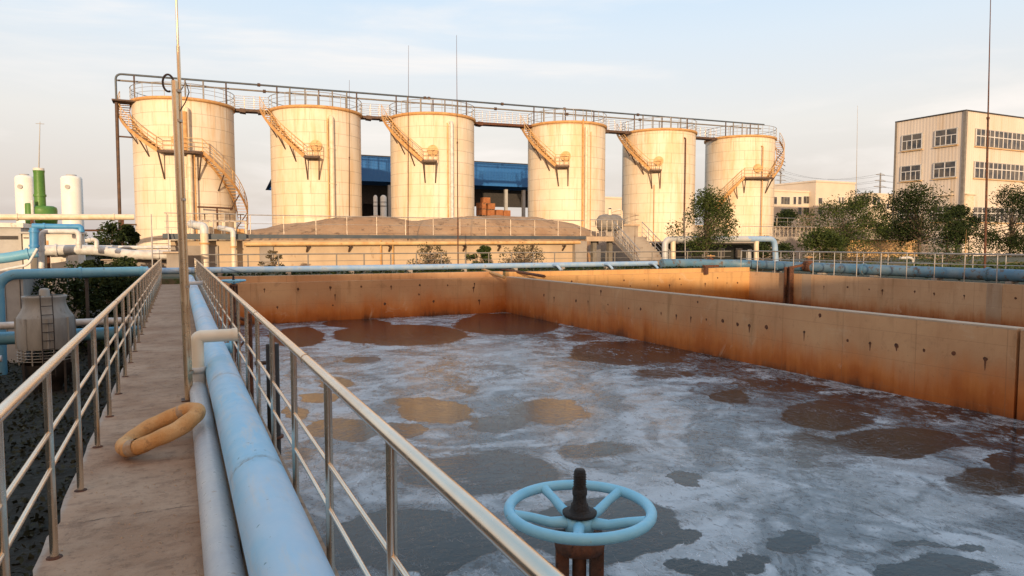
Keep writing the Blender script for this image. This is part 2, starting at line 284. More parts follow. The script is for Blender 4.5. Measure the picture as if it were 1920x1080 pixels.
# ------------------------------------------------------------------ mesh building
class MB:
    def __init__(s): s.v = []; s.f = []; s.sm = []; s.mi = []
    def add(s, vs, fs, smooth=False, mi=0):
        o = len(s.v); s.v += [tuple(p) for p in vs]
        for q in fs: s.f.append(tuple(i+o for i in q)); s.sm.append(smooth); s.mi.append(mi)
        return s
    def box(s, a, b, mi=0):
        x0, x1 = sorted((a[0], b[0])); y0, y1 = sorted((a[1], b[1])); z0, z1 = sorted((a[2], b[2]))
        return s.add([(x0, y0, z0), (x1, y0, z0), (x1, y1, z0), (x0, y1, z0), (x0, y0, z1), (x1, y0, z1), (x1, y1, z1), (x0, y1, z1)],
                     [(0, 3, 2, 1), (4, 5, 6, 7), (0, 1, 5, 4), (1, 2, 6, 5), (2, 3, 7, 6), (3, 0, 4, 7)], False, mi)
    def bar(s, p, q, w, h, mi=0, up=(0, 0, 1)):
        p = Vector(p); q = Vector(q); d = (q-p).normalized(); u = Vector(up)
        if abs(d.dot(u)) > .98: u = Vector((1, 0, 0))
        r = d.cross(u).normalized()*w/2; t = r.cross(d).normalized()*h/2
        vs = [p-r-t, p+r-t, p+r+t, p-r+t, q-r-t, q+r-t, q+r+t, q-r+t]
        return s.add(vs, [(0, 1, 2, 3), (7, 6, 5, 4), (0, 4, 5, 1), (1, 5, 6, 2), (2, 6, 7, 3), (3, 7, 4, 0)], False, mi)
    def tube(s, pts, r, seg=10, mi=0, caps=True, closed=False):
        pts = [Vector(p) for p in pts]; m = len(pts); rs = r if isinstance(r, (list, tuple)) else [r]*m
        vs = []; prev = None
        for i, p in enumerate(pts):
            if closed: d = (pts[(i+1) % m]-pts[i-1]).normalized()
            else: d = (pts[min(i+1, m-1)]-pts[max(i-1, 0)]).normalized()
            if prev is None:
                u = Vector((0, 0, 1)) if abs(d.z) < .9 else Vector((1, 0, 0))
                a = d.cross(u).normalized()
            else:
                a = (prev-d*prev.dot(d)).normalized()
            prev = a; b = d.cross(a)
            for k in range(seg):
                t = 2*PI*k/seg; vs.append(p+(a*math.cos(t)+b*math.sin(t))*rs[i])
        fs = []
        for i in range(m if closed else m-1):
            j = (i+1) % m
            for k in range(seg):
                fs.append((i*seg+k, i*seg+(k+1) % seg, j*seg+(k+1) % seg, j*seg+k))
        s.add(vs, fs, True, mi)
        if caps and not closed:
            s.add(vs[:seg], [tuple(range(seg))[::-1]], False, mi); s.add(vs[-seg:], [tuple(range(seg))], False, mi)
        return s
    def lathe(s, prof, c=(0, 0, 0), seg=32, mi=0, smooth=True, axis='Z'):
        vs = []; m = len(prof)
        for r, z in prof:
            for k in range(seg):
                t = 2*PI*k/seg; x, y = r*math.cos(t), r*math.sin(t)
                vs.append((c[0]+x, c[1]+y, c[2]+z) if axis == 'Z' else ((c[0]+x, c[1]-z, c[2]+y) if axis == 'Y' else (c[0]+z, c[1]+x, c[2]+y)))
        fs = [(i*seg+k, i*seg+(k+1) % seg, (i+1)*seg+(k+1) % seg, (i+1)*seg+k) for i in range(m-1) for k in range(seg)]
        return s.add(vs, fs, smooth, mi)
    def build(s, name, mats, parent=None, at=(0, 0, 0)):
        """vertices are in world coordinates; the object's origin goes to its thing's base"""
        o0 = Vector(parent['org']) if parent is not None else Vector(at)
        me = bpy.data.meshes.new(name)
        me.from_pydata([(p[0]-o0[0], p[1]-o0[1], p[2]-o0[2]) for p in s.v], [], s.f)
        for mn in (mats if isinstance(mats, (list, tuple)) else [mats]): me.materials.append(MATS[mn])
        me.polygons.foreach_set('use_smooth', s.sm); me.polygons.foreach_set('material_index', s.mi); me.update()
        o = bpy.data.objects.new(name, me); COL.objects.link(o)
        if parent is not None: o.parent = parent; o['org'] = tuple(o0)
        else: o.location = o0; o['org'] = tuple(o0)
        return o
def tag(o, label=None, cat=None, group=None, kind=None):
    if label: o['label'] = label
    if cat: o['category'] = cat
    if group: o['group'] = group
    if kind: o['kind'] = kind
    return o
def thing(name, org, label, cat, group=None):
    o = bpy.data.objects.new(name, None); COL.objects.link(o); o.empty_display_size = .1
    o.location = org; o['org'] = tuple(org)
    return tag(o, label, cat, group)
def struct(name, mb, mat, at=(0, 0, 0)): return tag(mb.build(name, mat, None, at), kind='structure')
def copy_tree(o, parent=None):
    c = o.copy(); COL.objects.link(c)
    if parent is not None: c.parent = parent
    for ch in list(o.children): copy_tree(ch, c)
    return c
def elbow(pts, r, n=6):
    """points of a pipe run with rounded corners of radius r"""
    pts = [Vector(p) for p in pts]; out = [pts[0]]
    for i in range(1, len(pts)-1):
        a = (pts[i-1]-pts[i]); b = (pts[i+1]-pts[i]); ra = min(r, a.length*.49, b.length*.49)
        a.normalize(); b.normalize(); p0 = pts[i]+a*ra; p1 = pts[i]+b*ra
        for k in range(n+1):
            t = k/n; out.append(p0*(1-t)**2+pts[i]*2*t*(1-t)+p1*t*t)
    out.append(pts[-1]); return out
def arc(c, R, a0, a1, z0, z1, n): return [Vector((c[0]+R*math.cos(a0+(a1-a0)*i/n), c[1]+R*math.sin(a0+(a1-a0)*i/n), z0+(z1-z0)*i/n)) for i in range(n+1)]
# ================================================================== SETTING
g = MB(); g.add([(-1500, -900, -3.5), (2500, -900, -3.5), (2500, 3000, -3.5), (-1500, 3000, -3.5)], [(0, 1, 2, 3)])
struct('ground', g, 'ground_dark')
# raised terrace that carries the pools' surroundings
POOL_N, POOL_E = 30.4, 30.0
m = MB(); m.box((-.70, POOL_N+.70, -3.6), (90, 47.5, .215)); struct('terrace', m, 'terrace_soil')
m = MB(); m.box((POOL_E+.33, -14, -3.6), (90, POOL_N+.69, -.02)); struct('terrace_east', m, 'terrace_soil')
# pool walls (one basin)
def holes(mb, pts, nrm, seed):
    rr = random.Random(seed)
    for p in pts:
        r = rr.uniform(.034, .062); p = Vector(p)+Vector((0, 0, rr.uniform(-.03, .03)))
        t = Vector((0, 0, 1)).cross(nrm).normalized()
        vs = [p+nrm*.003+t*math.cos(a)*r*rr.uniform(.7, 1.25)+Vector((0, 0, 1))*math.sin(a)*r*rr.uniform(.8, 1.2) for a in [2*PI*k/9 for k in range(9)]]
        mb.add(vs, [tuple(range(9))], False, 1)
        if rr.random() < .45:
            L = rr.uniform(.06, .24); w = r*.55
            mb.add([p+nrm*.0025-t*w, p+nrm*.0025+t*w, p+nrm*.0025+t*w*.25-Vector((0, 0, L)), p+nrm*.0025-t*w*.25-Vector((0, 0, L))], [(0, 1, 2, 3)], False, 1)
basin = thing('aeration_basin', (.7, 15, -3.5), 'big rust stained concrete basin of two pools full of foamy brown water', 'basin')
w = MB(); w.box((.28, -4, -3.5), (.68, POOL_N, -.16)); w.build('side_wall', 'pool_wall', basin)
w = MB(); w.box((.28, POOL_N, -3.5), (14.3, POOL_N+.35, 0)); w.box((.68, POOL_N+.35, -.02), (14.3, POOL_N+.75, .27))
hp = [(x, POOL_N, z) for x in np.arange(3.2, 14, 1.35) for z in (-.28,)]+[(x+.3, POOL_N, -1.05) for x in np.arange(3.4, 14, 2.3)]+[(6.1, POOL_N, -.6), (9.9, POOL_N, -.7), (12.6, POOL_N, -.45)]
holes(w, hp, Vector((0, -1, 0)), 1); w.build('end_wall', ['pool_wall', 'rust_dark'], basin)
w = MB(); w.box((14.3, 7.62, -3.5), (14.62, POOL_N+.35, 0)); w.box((14.3, -4, -3.5), (14.62, 7.56, 0))
yh = [26.5, 25.6, 24.65, 23.8, 22.9, 21.51, 20.9, 20.2, 19.5, 18.37, 17.6, 16.9, 16.2, 15.5, 14.9, 14.45, 13.83, 13.2, 12.57, 11.9, 11.3, 10.7, 10.05, 9.42, 8.79, 8.17, 6.9, 6.2, 5.5]
holes(w, [(14.3, y, -.63) for y in yh if y not in (24.65, 20.9, 11.9, 13.2)]+[(14.3, y, -.15) for y in (16.6, 22, 12.1)], Vector((-1, 0, 0)), 2)
w.build('divider_wall', ['pool_wall', 'rust_dark'], basin)
w = MB(); w.box((14.30, 7.62, .002), (14.64, POOL_N, .035)); w.box((14.30, -4, .002), (14.64, 7.56, .035)); w.build('wall_cap', 'cap_concrete', basin)
w = MB(); w.box((14.62, POOL_N, -3.5), (POOL_E+.35, POOL_N+.35, 0)); w.box((14.62, POOL_N+.35, -.02), (POOL_E+.35, POOL_N+.75, .235))
holes(w, [(x, POOL_N, -.62) for x in (19.2, 20.1, 21.6, 23.4, 24.2, 25.0, 26.7, 28.3, 29.1)]+[(x, POOL_N, -.3) for x in (18, 21.2, 22.5, 24.9, 27.6)], Vector((0, -1, 0)), 3)
w.build('end_wall', ['pool_wall_far', 'rust_dark'], basin)
w = MB(); w.box((POOL_E, -4, -3.5), (POOL_E+.35, POOL_N, 0))
holes(w, [(POOL_E, y, -.55) for y in (25.2, 23.8, 22.6, 21.9, 20.3, 19.4, 18.1, 17.0, 16.1, 15.2, 14)], Vector((-1, 0, 0)), 4)
w.build('side_wall', ['pool_wall_second', 'rust_dark'], basin)
w = MB(); w.box((.68, -4.4, -3.5), (POOL_E, -4, 0)); w.build('end_wall', 'pool_wall', basin)
for y0, y1 in ((16.6, 17.2), (26.0, 26.6)):
    w = MB(); w.box((POOL_E-.012, y0, -1.69), (POOL_E-.002, y1, -.002)); w.build('grey_patch', 'pool_wall_grey', basin)
# pool 1 liquid with foam attribute
PATCH = [ # pixel ellipses of open water or thin film: cx, cy, rx, ry, depth of the hole (0..1)
 (750, 627, 125, 19, 1), (670, 606, 62, 8, 1), (560, 632, 55, 18, .9), (950, 607, 98, 20, .95), (668, 674, 38, 6, .9), (1180, 660, 112, 22, 1), (1090, 635, 35, 7, .8),
 (630, 718, 34, 13, .75), (592, 745, 45, 8, 1), (822, 772, 66, 20, 1), (1030, 772, 78, 24, .8), (930, 795, 68, 18, .7), (780, 752, 50, 9, .8), (755, 806, 46, 13, .8),
 (640, 803, 60, 20, .8), (550, 775, 28, 12, .85), (885, 697, 120, 27, .38), (880, 730, 34, 9, .7), (900, 888, 200, 48, .75), (1110, 842, 90, 16, .7), (760, 1010, 170, 60, 1),
 (1140, 995, 150, 62, .8), (1280, 899, 30, 13, 1), (1300, 1002, 22, 15, .95), (1480, 1018, 52, 18, 1), (1395, 1058, 44, 14, 1), (1330, 1077, 58, 20, 1), (1760, 1072, 112, 34, 1),
 (1715, 1018, 46, 9, .95), (1790, 1013, 32, 10, .9), (1555, 778, 88, 27, .92), (1690, 830, 104, 32, .92), (1370, 745, 36, 11, .95), (1905, 862, 38, 24, 1), (1560, 842, 105, 40, .6),
 (1840, 905, 120, 26, .75), (700, 860, 70, 20, .5), (560, 860, 50, 24, .5), (1240, 700, 60, 10, .6), (1450, 720, 90, 14, .7), (1880, 820, 90, 22, .6), (1620, 745, 70, 12, .7), (1760, 775, 90, 14, .7)]
def vnoise(x, y, seed):
    r = np.random.RandomState(seed); T = r.rand(256, 256)
    xi = np.floor(x).astype(int); yi = np.floor(y).astype(int); fx = x-xi; fy = y-yi
    fx = fx*fx*(3-2*fx); fy = fy*fy*(3-2*fy); g_ = lambda a, b: T[a & 255, b & 255]
    return (g_(xi, yi)*(1-fx)+g_(xi+1, yi)*fx)*(1-fy)+(g_(xi, yi+1)*(1-fx)+g_(xi+1, yi+1)*fx)*fy
def fbm(x, y, seed, o=4):
    s = 0; a = .5; t = 0
    for k in range(o): s = s+a*vnoise(x*2**k, y*2**k, seed+k); t += a; a *= .55
    return s/t
WZ = -1.7
ys = [-4.]; 
while ys[-1] < POOL_N: ys.append(ys[-1]+(.30 if ys[-1] < .5 else .035+.0028*max(ys[-1]-1, 0)))
ys[-1] = POOL_N; ys = np.array(ys); xs = np.linspace(.68, 14.3, 330)
GX, GY = np.meshgrid(xs, ys)
wx = GX+(fbm(GX*1.1, GY*1.1, 3)-.5)*.55+(fbm(GX*4, GY*4, 9)-.5)*.14; wy = GY+(fbm(GX*1.1, GY*1.1, 5)-.5)*.8+(fbm(GX*4, GY*4, 19)-.5)*.2
foam = np.ones_like(GX)*.78
for cx, cy, rx, ry, dp in PATCH:
    c = atz(cx, cy, WZ); u = atz(cx+rx, cy, WZ)-c; v = (atz(cx, cy+ry, WZ)-atz(cx, cy-ry, WZ))/2
    mid = (atz(cx, cy+ry, WZ)+atz(cx, cy-ry, WZ))/2; mid.x = (mid.x+c.x)/2; mid.y = (mid.y+c.y)/2
    det = u.x*v.y-u.y*v.x; dx = wx-mid.x; dy = wy-mid.y
    a = (dx*v.y-dy*v.x)/det; b = (u.x*dy-u.y*dx)/det; rr = np.sqrt(a*a+b*b)
    ins = np.clip((1.10-rr)/(.16 if dp > .75 else .4), 0, 1); ins = ins*ins*(3-2*ins)
    foam = foam*(1-ins*dp)
# broken scum near the divider, thinner towards the wall
d = 14.3-GX; band = np.clip((4.2+1.5*(fbm(GX*.4, GY*.4, 31)-.5)*2-d)/1.8, 0, 1)*np.clip((29-GY)/8, 0, 1)
foam = foam*(1-band*.50)+band*.14
foam = foam+(fbm(GX*.5, GY*.5, 51)-.5)*.35
foam = np.where((GY > 29.2), foam-.4*(GY-29.2)/1.2, foam)
qa = fbm(GX*.22+7, GY*.22, 81)-.5; qb = fbm(GX*.22, GY*.22+9, 83)-.5
qc = fbm(GX*.45+5*qa, GY*.45+5*qb, 85)-.5; qd = fbm(GX*.45+5*qb+3, GY*.45-5*qa, 87)-.5
swirl = fbm(GX*.75+4.5*qc+3*qa, GY*.75+4.5*qd+3*qb, 89, 6)
foam = foam+(swirl-.5)*.85*np.clip(foam*1.8, 0, 1)
foam = np.clip(foam, 0, 1)
nx, ny = len(xs), len(ys)
me = bpy.data.meshes.new('water')
V = np.stack([GX.ravel(), GY.ravel(), np.full(nx*ny, WZ)], 1)
i0 = (np.arange(ny-1)[:, None]*nx+np.arange(nx-1)[None, :]).ravel()
FA = np.stack([i0, i0+1, i0+nx+1, i0+nx], 1)
me.vertices.add(len(V)); me.vertices.foreach_set('co', V.ravel()); me.loops.add(FA.size); me.loops.foreach_set('vertex_index', FA.ravel())
me.polygons.add(len(FA)); me.polygons.foreach_set('loop_start', np.arange(0, FA.size, 4)); me.update(calc_edges=True)
me.attributes.new('foam', 'FLOAT', 'POINT').data.foreach_set('value', foam.ravel().astype(np.float32))
me.attributes.new('swirl', 'FLOAT', 'POINT').data.foreach_set('value', swirl.ravel().astype(np.float32))
me.attributes.new('agitation', 'FLOAT', 'POINT').data.foreach_set('value', np.clip(band*(.7+.6*fbm(GX*.3, GY*.3, 66)), 0, 1).ravel().astype(np.float32))
me.materials.append(MATS['foam_water']); wobj = bpy.data.objects.new('water', me); COL.objects.link(wobj); tag(wobj, kind='structure')
m = MB(); m.add([(14.62, -4, WZ), (POOL_E, -4, WZ), (POOL_E, POOL_N, WZ), (14.62, POOL_N, WZ)], [(0, 1, 2, 3)]); wo2 = struct('water', m, 'foam_water')
# walkway slab with chipped left edge
rr = random.Random(5); m = MB(); ysl = np.arange(-6, 33.2, .22); top = []; bot = []
for y in ysl:
    e = -.70-rr.uniform(0, .012)+(rr.uniform(.01, .035) if rr.random() < .12 else 0)
    top.append((e, y, 0)); bot.append((e+.004, y, -.16))
k = len(ysl); vs = top+bot+[(.68, y, 0) for y in ysl]+[(.68, y, -.16) for y in ysl]; fs = []
for i in range(k-1):
    fs += [(i, 2*k+i, 2*k+i+1, i+1), (i, i+1, k+i+1, k+i), (2*k+i, 3*k+i, 3*k+i+1, 2*k+i+1), (k+i, k+i+1, 3*k+i+1, 3*k+i)]
m.add(vs, fs); m.add([vs[0], vs[k], vs[3*k], vs[2*k]], [(0, 1, 2, 3)]); m.add([vs[k-1], vs[2*k-1], vs[4*k-1], vs[3*k-1]], [(0, 1, 2, 3)])
struct('walkway', m, 'walkway_concrete')
# mound of dry soil between the long wall and the reactor tanks
prof = [(-4, .2), (2, .9), (4.1, 2.5), (7, 2.95), (9.8, 3.4), (12.9, 3.62), (14.5, 3.5), (16.5, 3.35), (18.2, 3.55), (20.4, 3.75), (23, 3.8), (26, 3.7), (29, 3.3), (32, 2.4), (35, 1.0), (38, .2), (50, -.5)]
m = MB(); gx = np.arange(-4, 50.1, .5); gy = np.arange(43.5, 57.1, .45)
for y in gy:
    for x in gx:
        h = np.interp(x, [p[0] for p in prof], [p[1] for p in prof]); t = (y-50)/6.5; s_ = max(0, 1-t*t)**.8 if y < 50 else max(0.05, 1-(t*.8)**2)
        z = -1+(h+1)*s_+(float(fbm(np.array(x*.7), np.array(y*.7), 77))-.5)*.3*s_+(float(fbm(np.array(x*2.7), np.array(y*2.7), 78))-.5)*.14
        m.v.append((x, y, z))
nx_ = len(gx)
for j in range(len(gy)-1):
    for i in range(nx_-1): m.f.append((j*nx_+i, j*nx_+i+1, (j+1)*nx_+i+1, (j+1)*nx_+i)); m.sm.append(True); m.mi.append(0)
struct('soil_mound_terrain', m, 'soil')
# ================================================================== RAILINGS
def railing(label, p0, p1, zb, h, spacing, pr, rr_, mids, mat='steel', start=0., cat='railing', midr=None, seg=10, foot=True, group=None, extra=None):
    p0 = Vector((*p0, zb)); p1 = Vector((*p1, zb)); L = (p1-p0).length; d = (p1-p0)/L
    t = thing('railing', tuple(p0), label, cat, group)
    m = MB(); m.tube([p0+Vector((0, 0, h)), p1+Vector((0, 0, h))], rr_, seg+2); 
    if extra: 
        for s in extra:
            q = p0+d*s+Vector((0, 0, h)); m.tube([q-d*.012, q+d*.012], rr_*1.12, seg+2)
    m.build('handrail', mat, t)
    for zf in mids:
        m = MB(); m.tube([p0+Vector((0, 0, h*zf)), p1+Vector((0, 0, h*zf))], midr or rr_*.5, 8); m.build('mid_rail', mat, t)
    s = start
    while s <= L+.001:
        q = p0+d*s; m = MB(); m.tube([q, q+Vector((0, 0, h-rr_*.6))], pr, seg)
        if foot: m.lathe([(pr*1.9, .0), (pr*1.8, .005), (pr*1.02, .010)], tuple(q), 12, 1)
        m.build('post', [mat, 'rust_dark'] if foot else mat, t); s += spacing
    return t
railing('stainless railing along the left edge of the concrete walkway beside the dark pit', (-.63, -.2), (-.63, 32.3), 0, 1.0, 1.1, .0205, .027, (.665, .475), start=.04+1.1, midr=.0125, extra=[3.2, 8.9, 14.6, 20])
railing('stainless railing between the blue pipe and the foamy pool', (.63, -.9), (.63, 32.3), 0, 1.0, 1.1, .0195, .026, (.585, .36), start=.95, midr=.0115, extra=[4.9, 7.6, 13.3, 19])
railing('thin galvanised railing along the far end of the basin in front of the long wall', (.9, 32.9), (30.9, 32.9), .2, .95, 1.3, .030, .028, (.66, .36), 'dull_grey', start=.6, midr=.011, foot=False)
railing('front railing of the far right deck, standing at the pool edge before the blue pipe', (POOL_E+.1, -3), (POOL_E+.1, 31.2), 0, 1.2, 1.3, .022, .026, (.62,), 'galvanised', midr=.014, foot=False, start=.4)
railing('rear railing of the far right deck, behind the blue pipe', (POOL_E+1.5, -3), (POOL_E+1.5, 32.4), 0, 1.15, 1.35, .02, .022, (.62, .3), 'galvanised', midr=.012, foot=False, start=.1)
# ================================================================== WALKWAY THINGS
t = thing('blue_pipeline', (.39, 0, 0), 'long thick sky blue pipe lying along the walkway by the right railing', 'pipe')
m = MB(); m.tube([(.39, -3, .252), (.39, 8, .252), (.39, 30.3, .252)], .157, 48); m.build('pipe_body', 'pipe_blue', t)
m = MB()
for y in (9.9,): m.tube([(.47, y, .27), (.60, y, .27)], .055, 16); m.tube([(.585, y, .27), (.61, y, .27)], .085, 16)
m.build('side_branch', 'valve_blue', t)
for y in (.9, 3.7, 6.6, 9.4, 12.5, 15.5, 18.5, 21.5, 24.5, 27.5):
    m = MB(); m.box((.255, y, .001), (.53, y+.16, .115)); m.build('saddle', 'concrete_grey', t)
t = thing('white_pipe', (.157, 0, 0), 'white pipe beside the thick blue one, rising and turning over it towards the pool', 'pipe')
m = MB(); m.tube([(.157, -3, .092), (.157, 7.98, .092)], .088, 32); m.build('pipe_body', 'pipe_grey', t)
m = MB(); m.tube(elbow([(.157, 7.9, .09), (.157, 8.16, .09), (.157, 8.16, .30)], .12), .079, 24); m.lathe([(.079, 0), (.086, 0), (.086, .06), (.06, .065)], (.157, 8.16, .255), 24); m.build('elbow_joint', 'pipe_white', t)
m = MB(); m.tube(elbow([(.157, 8.16, .28), (.157, 8.16, .645), (.54, 8.16, .645)], .05, 5), .068, 24, caps=False)
m.tube([(.51, 8.16, .645), (.565, 8.16, .645)], .075, 24); m.build('spout', 'pipe_ivory', t)
m = MB(); m.lathe([(.05, 0), (.001, .001)], (.566, 8.16, .645), 16, axis='X'); m.build('spout_hole', 'dark_frame', t)
t = thing('small_crossover_pipe', (.2, 27, 0), 'short white pipe bent over the far end of the blue pipe', 'pipe')
m = MB(); m.tube(elbow([(.13, 22, .0), (.13, 22, .5), (.62, 22, .5)], .08, 5), .055, 16); m.build('pipe_body', 'pipe_white', t)
m = MB(); m.tube([(.56, 22, .5), (.625, 22, .5)], .065, 16); m.build('pipe_collar', 'pipe_grey', t)
# mast: stainless pole with a thinner rod lashed to it
t = thing('mast_pole', (.075, 7.98, 0), 'tall stainless mast standing on the walkway beside the white pipe', 'pole')
B = Vector((.055, 7.95, 0)); T1 = Vector((.015, 7.95, 3.30)); T2 = Vector((.105-.02, 7.99, 0)); T3 = Vector((.045, 7.99, 5.9))
m = MB(); m.tube([B, T1], [.032, .029], 16); m.build('pole_tube', 'mast_steel', t)
m = MB(); m.tube([T2, T2.lerp(T3, .62)], [.019, .018], 12); m.tube([T2.lerp(T3, .62), T3], [.012, .008], 12); m.build('rod', 'mast_steel', t)
m = MB()
for z in (.3, 1.2, 2.1, 2.9, 3.2): f_ = z/3.3; q = B.lerp(T1, f_)+Vector((.018, .018, 0)); m = MB(); m.lathe([(.046, -.012), (.046, .012)], tuple(q), 14); m.build('clamp', 'steel_worn', t)
loop = [(T1.x-.055+.050*math.cos(a), 7.95, 3.27+.085*math.sin(a)) for a in np.linspace(-.35, 5.1, 22)]
m = MB(); m.tube([tuple(T1-Vector((0, 0, .05)))]+loop[:], .0105, 8); m.tube([(x_, 7.97, z_) for x_, z_ in ((.06, 3.0), (.115, 3.1), (.15, 3.2), (.12, 3.3), (.08, 3.22))], .006, 6); m.build('cable_loop', 'dark_steel', t)
m = MB(); m.box((-.01, 7.90, .001), (.125, 8.06, .012)); m.build('base_plate', 'dark_steel', t)
# life ring
t = thing('life_ring', (-.15, 6.3, 0), 'weathered orange life ring lying on the walkway, leaning on the white pipe', 'life ring')
C0 = atz(304, 803, .185); ax = Vector((.62, .55, .25)).normalized(); ay = Vector((-.66, .75, -.26)); ay = (ay-ax*ay.dot(ax)).normalized()
def ringpt(a, R=.275): return C0+ax*R*1.06*math.cos(a)+ay*R*math.sin(a)
m = MB(); pts = []; rs = []
for i in range(72):
    a = 2*PI*i/72; pts.append(ringpt(a)+Vector((0, 0, .004*math.sin(5*a+1)))); rs.append(.061+.003*math.sin(3*a)+.002*math.sin(11*a))
m.tube(pts, rs, 20, closed=True); m.build('foam_ring', 'ring_foam', t)
for a in (.25, PI+.1):
    m = MB(); m.tube([ringpt(a+q) for q in np.linspace(-.13, .13, 6)], .0650, 20, caps=False); m.build('band', 'canvas', t)
rp = [Vector((x_, y_-.25, z_)) for x_, y_, z_ in ((-.05, 7.35, .012), (-.22, 7.42, .014), (-.32, 7.30, .01), (-.36, 7.12, .008), (-.30, 7.45, .012), (-.12, 7.6, .01), (.03, 7.52, .02))]
m = MB(); m.tube(elbow(rp, .12, 4), .006, 6); m.build('rope', 'dark_steel', t)
# stray straws and grit on the walkway
rr = random.Random(11)
m = MB()
for i in range(46):
    x = rr.uniform(-.6, .05) if rr.random() < .5 else rr.uniform(-.1, .06); y = rr.uniform(3, 12); a = rr.uniform(0, PI); L = rr.uniform(.02, .12)
    m.tube([(x, y, .003), (x+L*math.cos(a)/2, y+L*math.sin(a)/2, rr.uniform(.003, .02)), (x+L*math.cos(a), y+L*math.sin(a), .003)], .0018, 4)
for i in range(260):
    x = rr.uniform(-.66, .06); y = rr.uniform(3, 14); r = rr.uniform(.002, .007); m.lathe([(r, 0), (r*.7, r*.8), (.0005, r)], (x, y, 0), 6)
tag(m.build('straw_litter', 'canvas', None, (0, 5, 0)), 'scattered dry straws and grit on the brown walkway', 'litter', kind='stuff')
# handwheel gate valves
def handwheel(c, label):
    x, y, z = c; t = thing('handwheel_valve', (x, y, -1.7), label, 'valve', 'handwheel valves along the pool edge')
    R = .198; m = MB()
    m.tube([(x+R*math.cos(a), y+R*math.sin(a), z) for a in np.linspace(0, 2*PI, 65)[:-1]], .0152, 16, closed=True)
    for k in range(5):
        a = 2*PI*k/5+math.radians(237)
        P = lambda r, dz: Vector((x+r*math.cos(a), y+r*math.sin(a), z+dz))
        m.tube([P(.03, -.034), P(.085, -.030), P(.14, -.012), P(.188, -.002)], [.017, .0145, .013, .0145], 12)
    m.lathe([(.0, -.062), (.040, -.060), (.042, -.02), (.0, -.018)], (x, y, z), 20)
    m.build('wheel', 'valve_blue', t)
    m = MB(); m.lathe([(.0, -.016), (.047, -.014), (.049, -.006), (.030, -.004), (.026, .003), (.024, .016), (.020, .020), (.0185, .038), (.021, .046), (.021, .060), (.0165, .064), (.0165, .108), (.013, .115), (.0, .116)], (x, y, z), 18)
    for k in range(7): m.lathe([(.0165, 0), (.0190, .002), (.0165, .004)], (x, y, z+.056+k*.007), 16)
    m.build('stem', 'grease_black', t)
    m = MB()
    for s in (-1, 1): m.bar((x+s*.048*math.cos(.5), y-s*.048*math.sin(.5), -1.7), (x+s*.048*math.cos(.5), y-s*.048*math.sin(.5), z-.07), .036, .055, up=(.5, 1, 0))
    m.lathe([(.02, -1.2), (.02, -.06)], (x, y, z), 12); m.lathe([(.0, -.115), (.068, -.113), (.072, -.09), (.05, -.066), (.0, -.064)], (x, y, z), 20)
    for k in range(1, 5): m.box((x-.07, y-.03, z-.1-k*.52), (x+.07, y+.03, z-.06-k*.52))
    m.build('yoke', 'rust_dark', t)
    return t
hw = handwheel((.995, 1.63, .905), 'light blue handwheel on a rusty yoke in the foreground, closest to the camera')
h2 = copy_tree(hw); h2.location = (.88, 13.3, -1.62); h2['label'] = 'distant pale blue handwheel seen through the railing near the far left corner of the pool'; h2.rotation_euler = (0, 0, .6)
for nm_, y_ in (('dark thick rusty pipe standing in the pool behind the right railing', 7.55),):
    t = thing('standing_pipe', (.86, y_, -1.7), nm_, 'pipe')
    m = MB(); m.lathe([(.066, -.2), (.066, 2.3), (.0, 2.31)], (.86, y_, -1.7), 20); m.build('pipe_body', 'grease_black', t)
    for z in (.0, 1.25):
        m = MB(); m.lathe([(.055, 0), (.095, 0), (.095, .022), (.055, .022)], (.86, y_, -1.7+z+.06), 20); m.build('flange', 'rust_dark', t)
    m = MB(); m.tube(elbow([(.86, y_+.18, -1.9), (.86, y_+.18, .38), (.70, y_+.18, .38)], .05), .022, 10); m.build('side_tube', 'dark_steel', t)
t = thing('pipe_stand', (.95, 12.3, -1.7), 'rusty frame of thin pipes under the distant handwheel', 'frame')
m = MB(); m.tube([(.80, 12.4, -1.7), (.80, 12.4, .62)], .035, 12); m.tube([(1.08, 12.6, -1.7), (1.08, 12.6, .45)], .035, 12); m.build('leg', 'rust_dark', t)
m = MB(); m.tube([(.78, 12.4, .45), (1.1, 12.6, .3)], .03, 10); m.tube([(.8, 12.4, -.2), (1.08, 12.6, .1)], .02, 10); m.build('cross_bar', 'rust_dark', t)
# ================================================================== FAR DECK PIPES
t = thing('deck_pipe', (15, 32, .2), 'pale blue pipe running along the far edge of the basin below the thin railing', 'pipe')
m = MB(); m.tube([(-1.2, 32.1, .50), (24.6, 32.1, .50)], .135, 20); m.build('pipe_body', 'pipe_blue_far', t)
for x in (17.8, 21.0, 24.0):
    m = MB(); m.tube(elbow([(x, 32.1, .5), (x, 31.55, .5), (x+.1, 31.3, .25)], .15), .07, 12); m.build('outlet', 'pipe_blue_far', t)
for x in np.arange(1.6, 24, 2.8):
    m = MB(); m.box((x-.1, 31.95, .21), (x+.1, 32.25, .375)); m.build('support_block', 'concrete_grey', t)
t = thing('right_deck_pipe', (30.8, 15, 0), 'thick weathered blue pipe between the two railings of the far right deck', 'pipe')
m = MB(); m.tube([(24.9, 32.0, .50), (27, 32.0, .48)]+elbow([(27.2, 32.0, .47), (30.85, 31.4, .40), (30.85, 27.5, .36)], 1.2)+[(30.85, 20, .33), (30.85, -4, .30)], .255, 24); m.build('pipe_body', 'pipe_blue_dirty', t)
for y in np.arange(-2, 30, 3.1):
    m = MB(); m.box((30.6, y, .001), (31.1, y+.25, .085)); m.build('support_block', 'concrete_grey', t)
for y in (28.9, 23.5, 17.6, 12.4):
    m = MB(); m.tube([(30.85, y, .34), (30.85, y+.12, .34)], .30, 24); m.build('flange', 'pipe_blue_dirty', t)
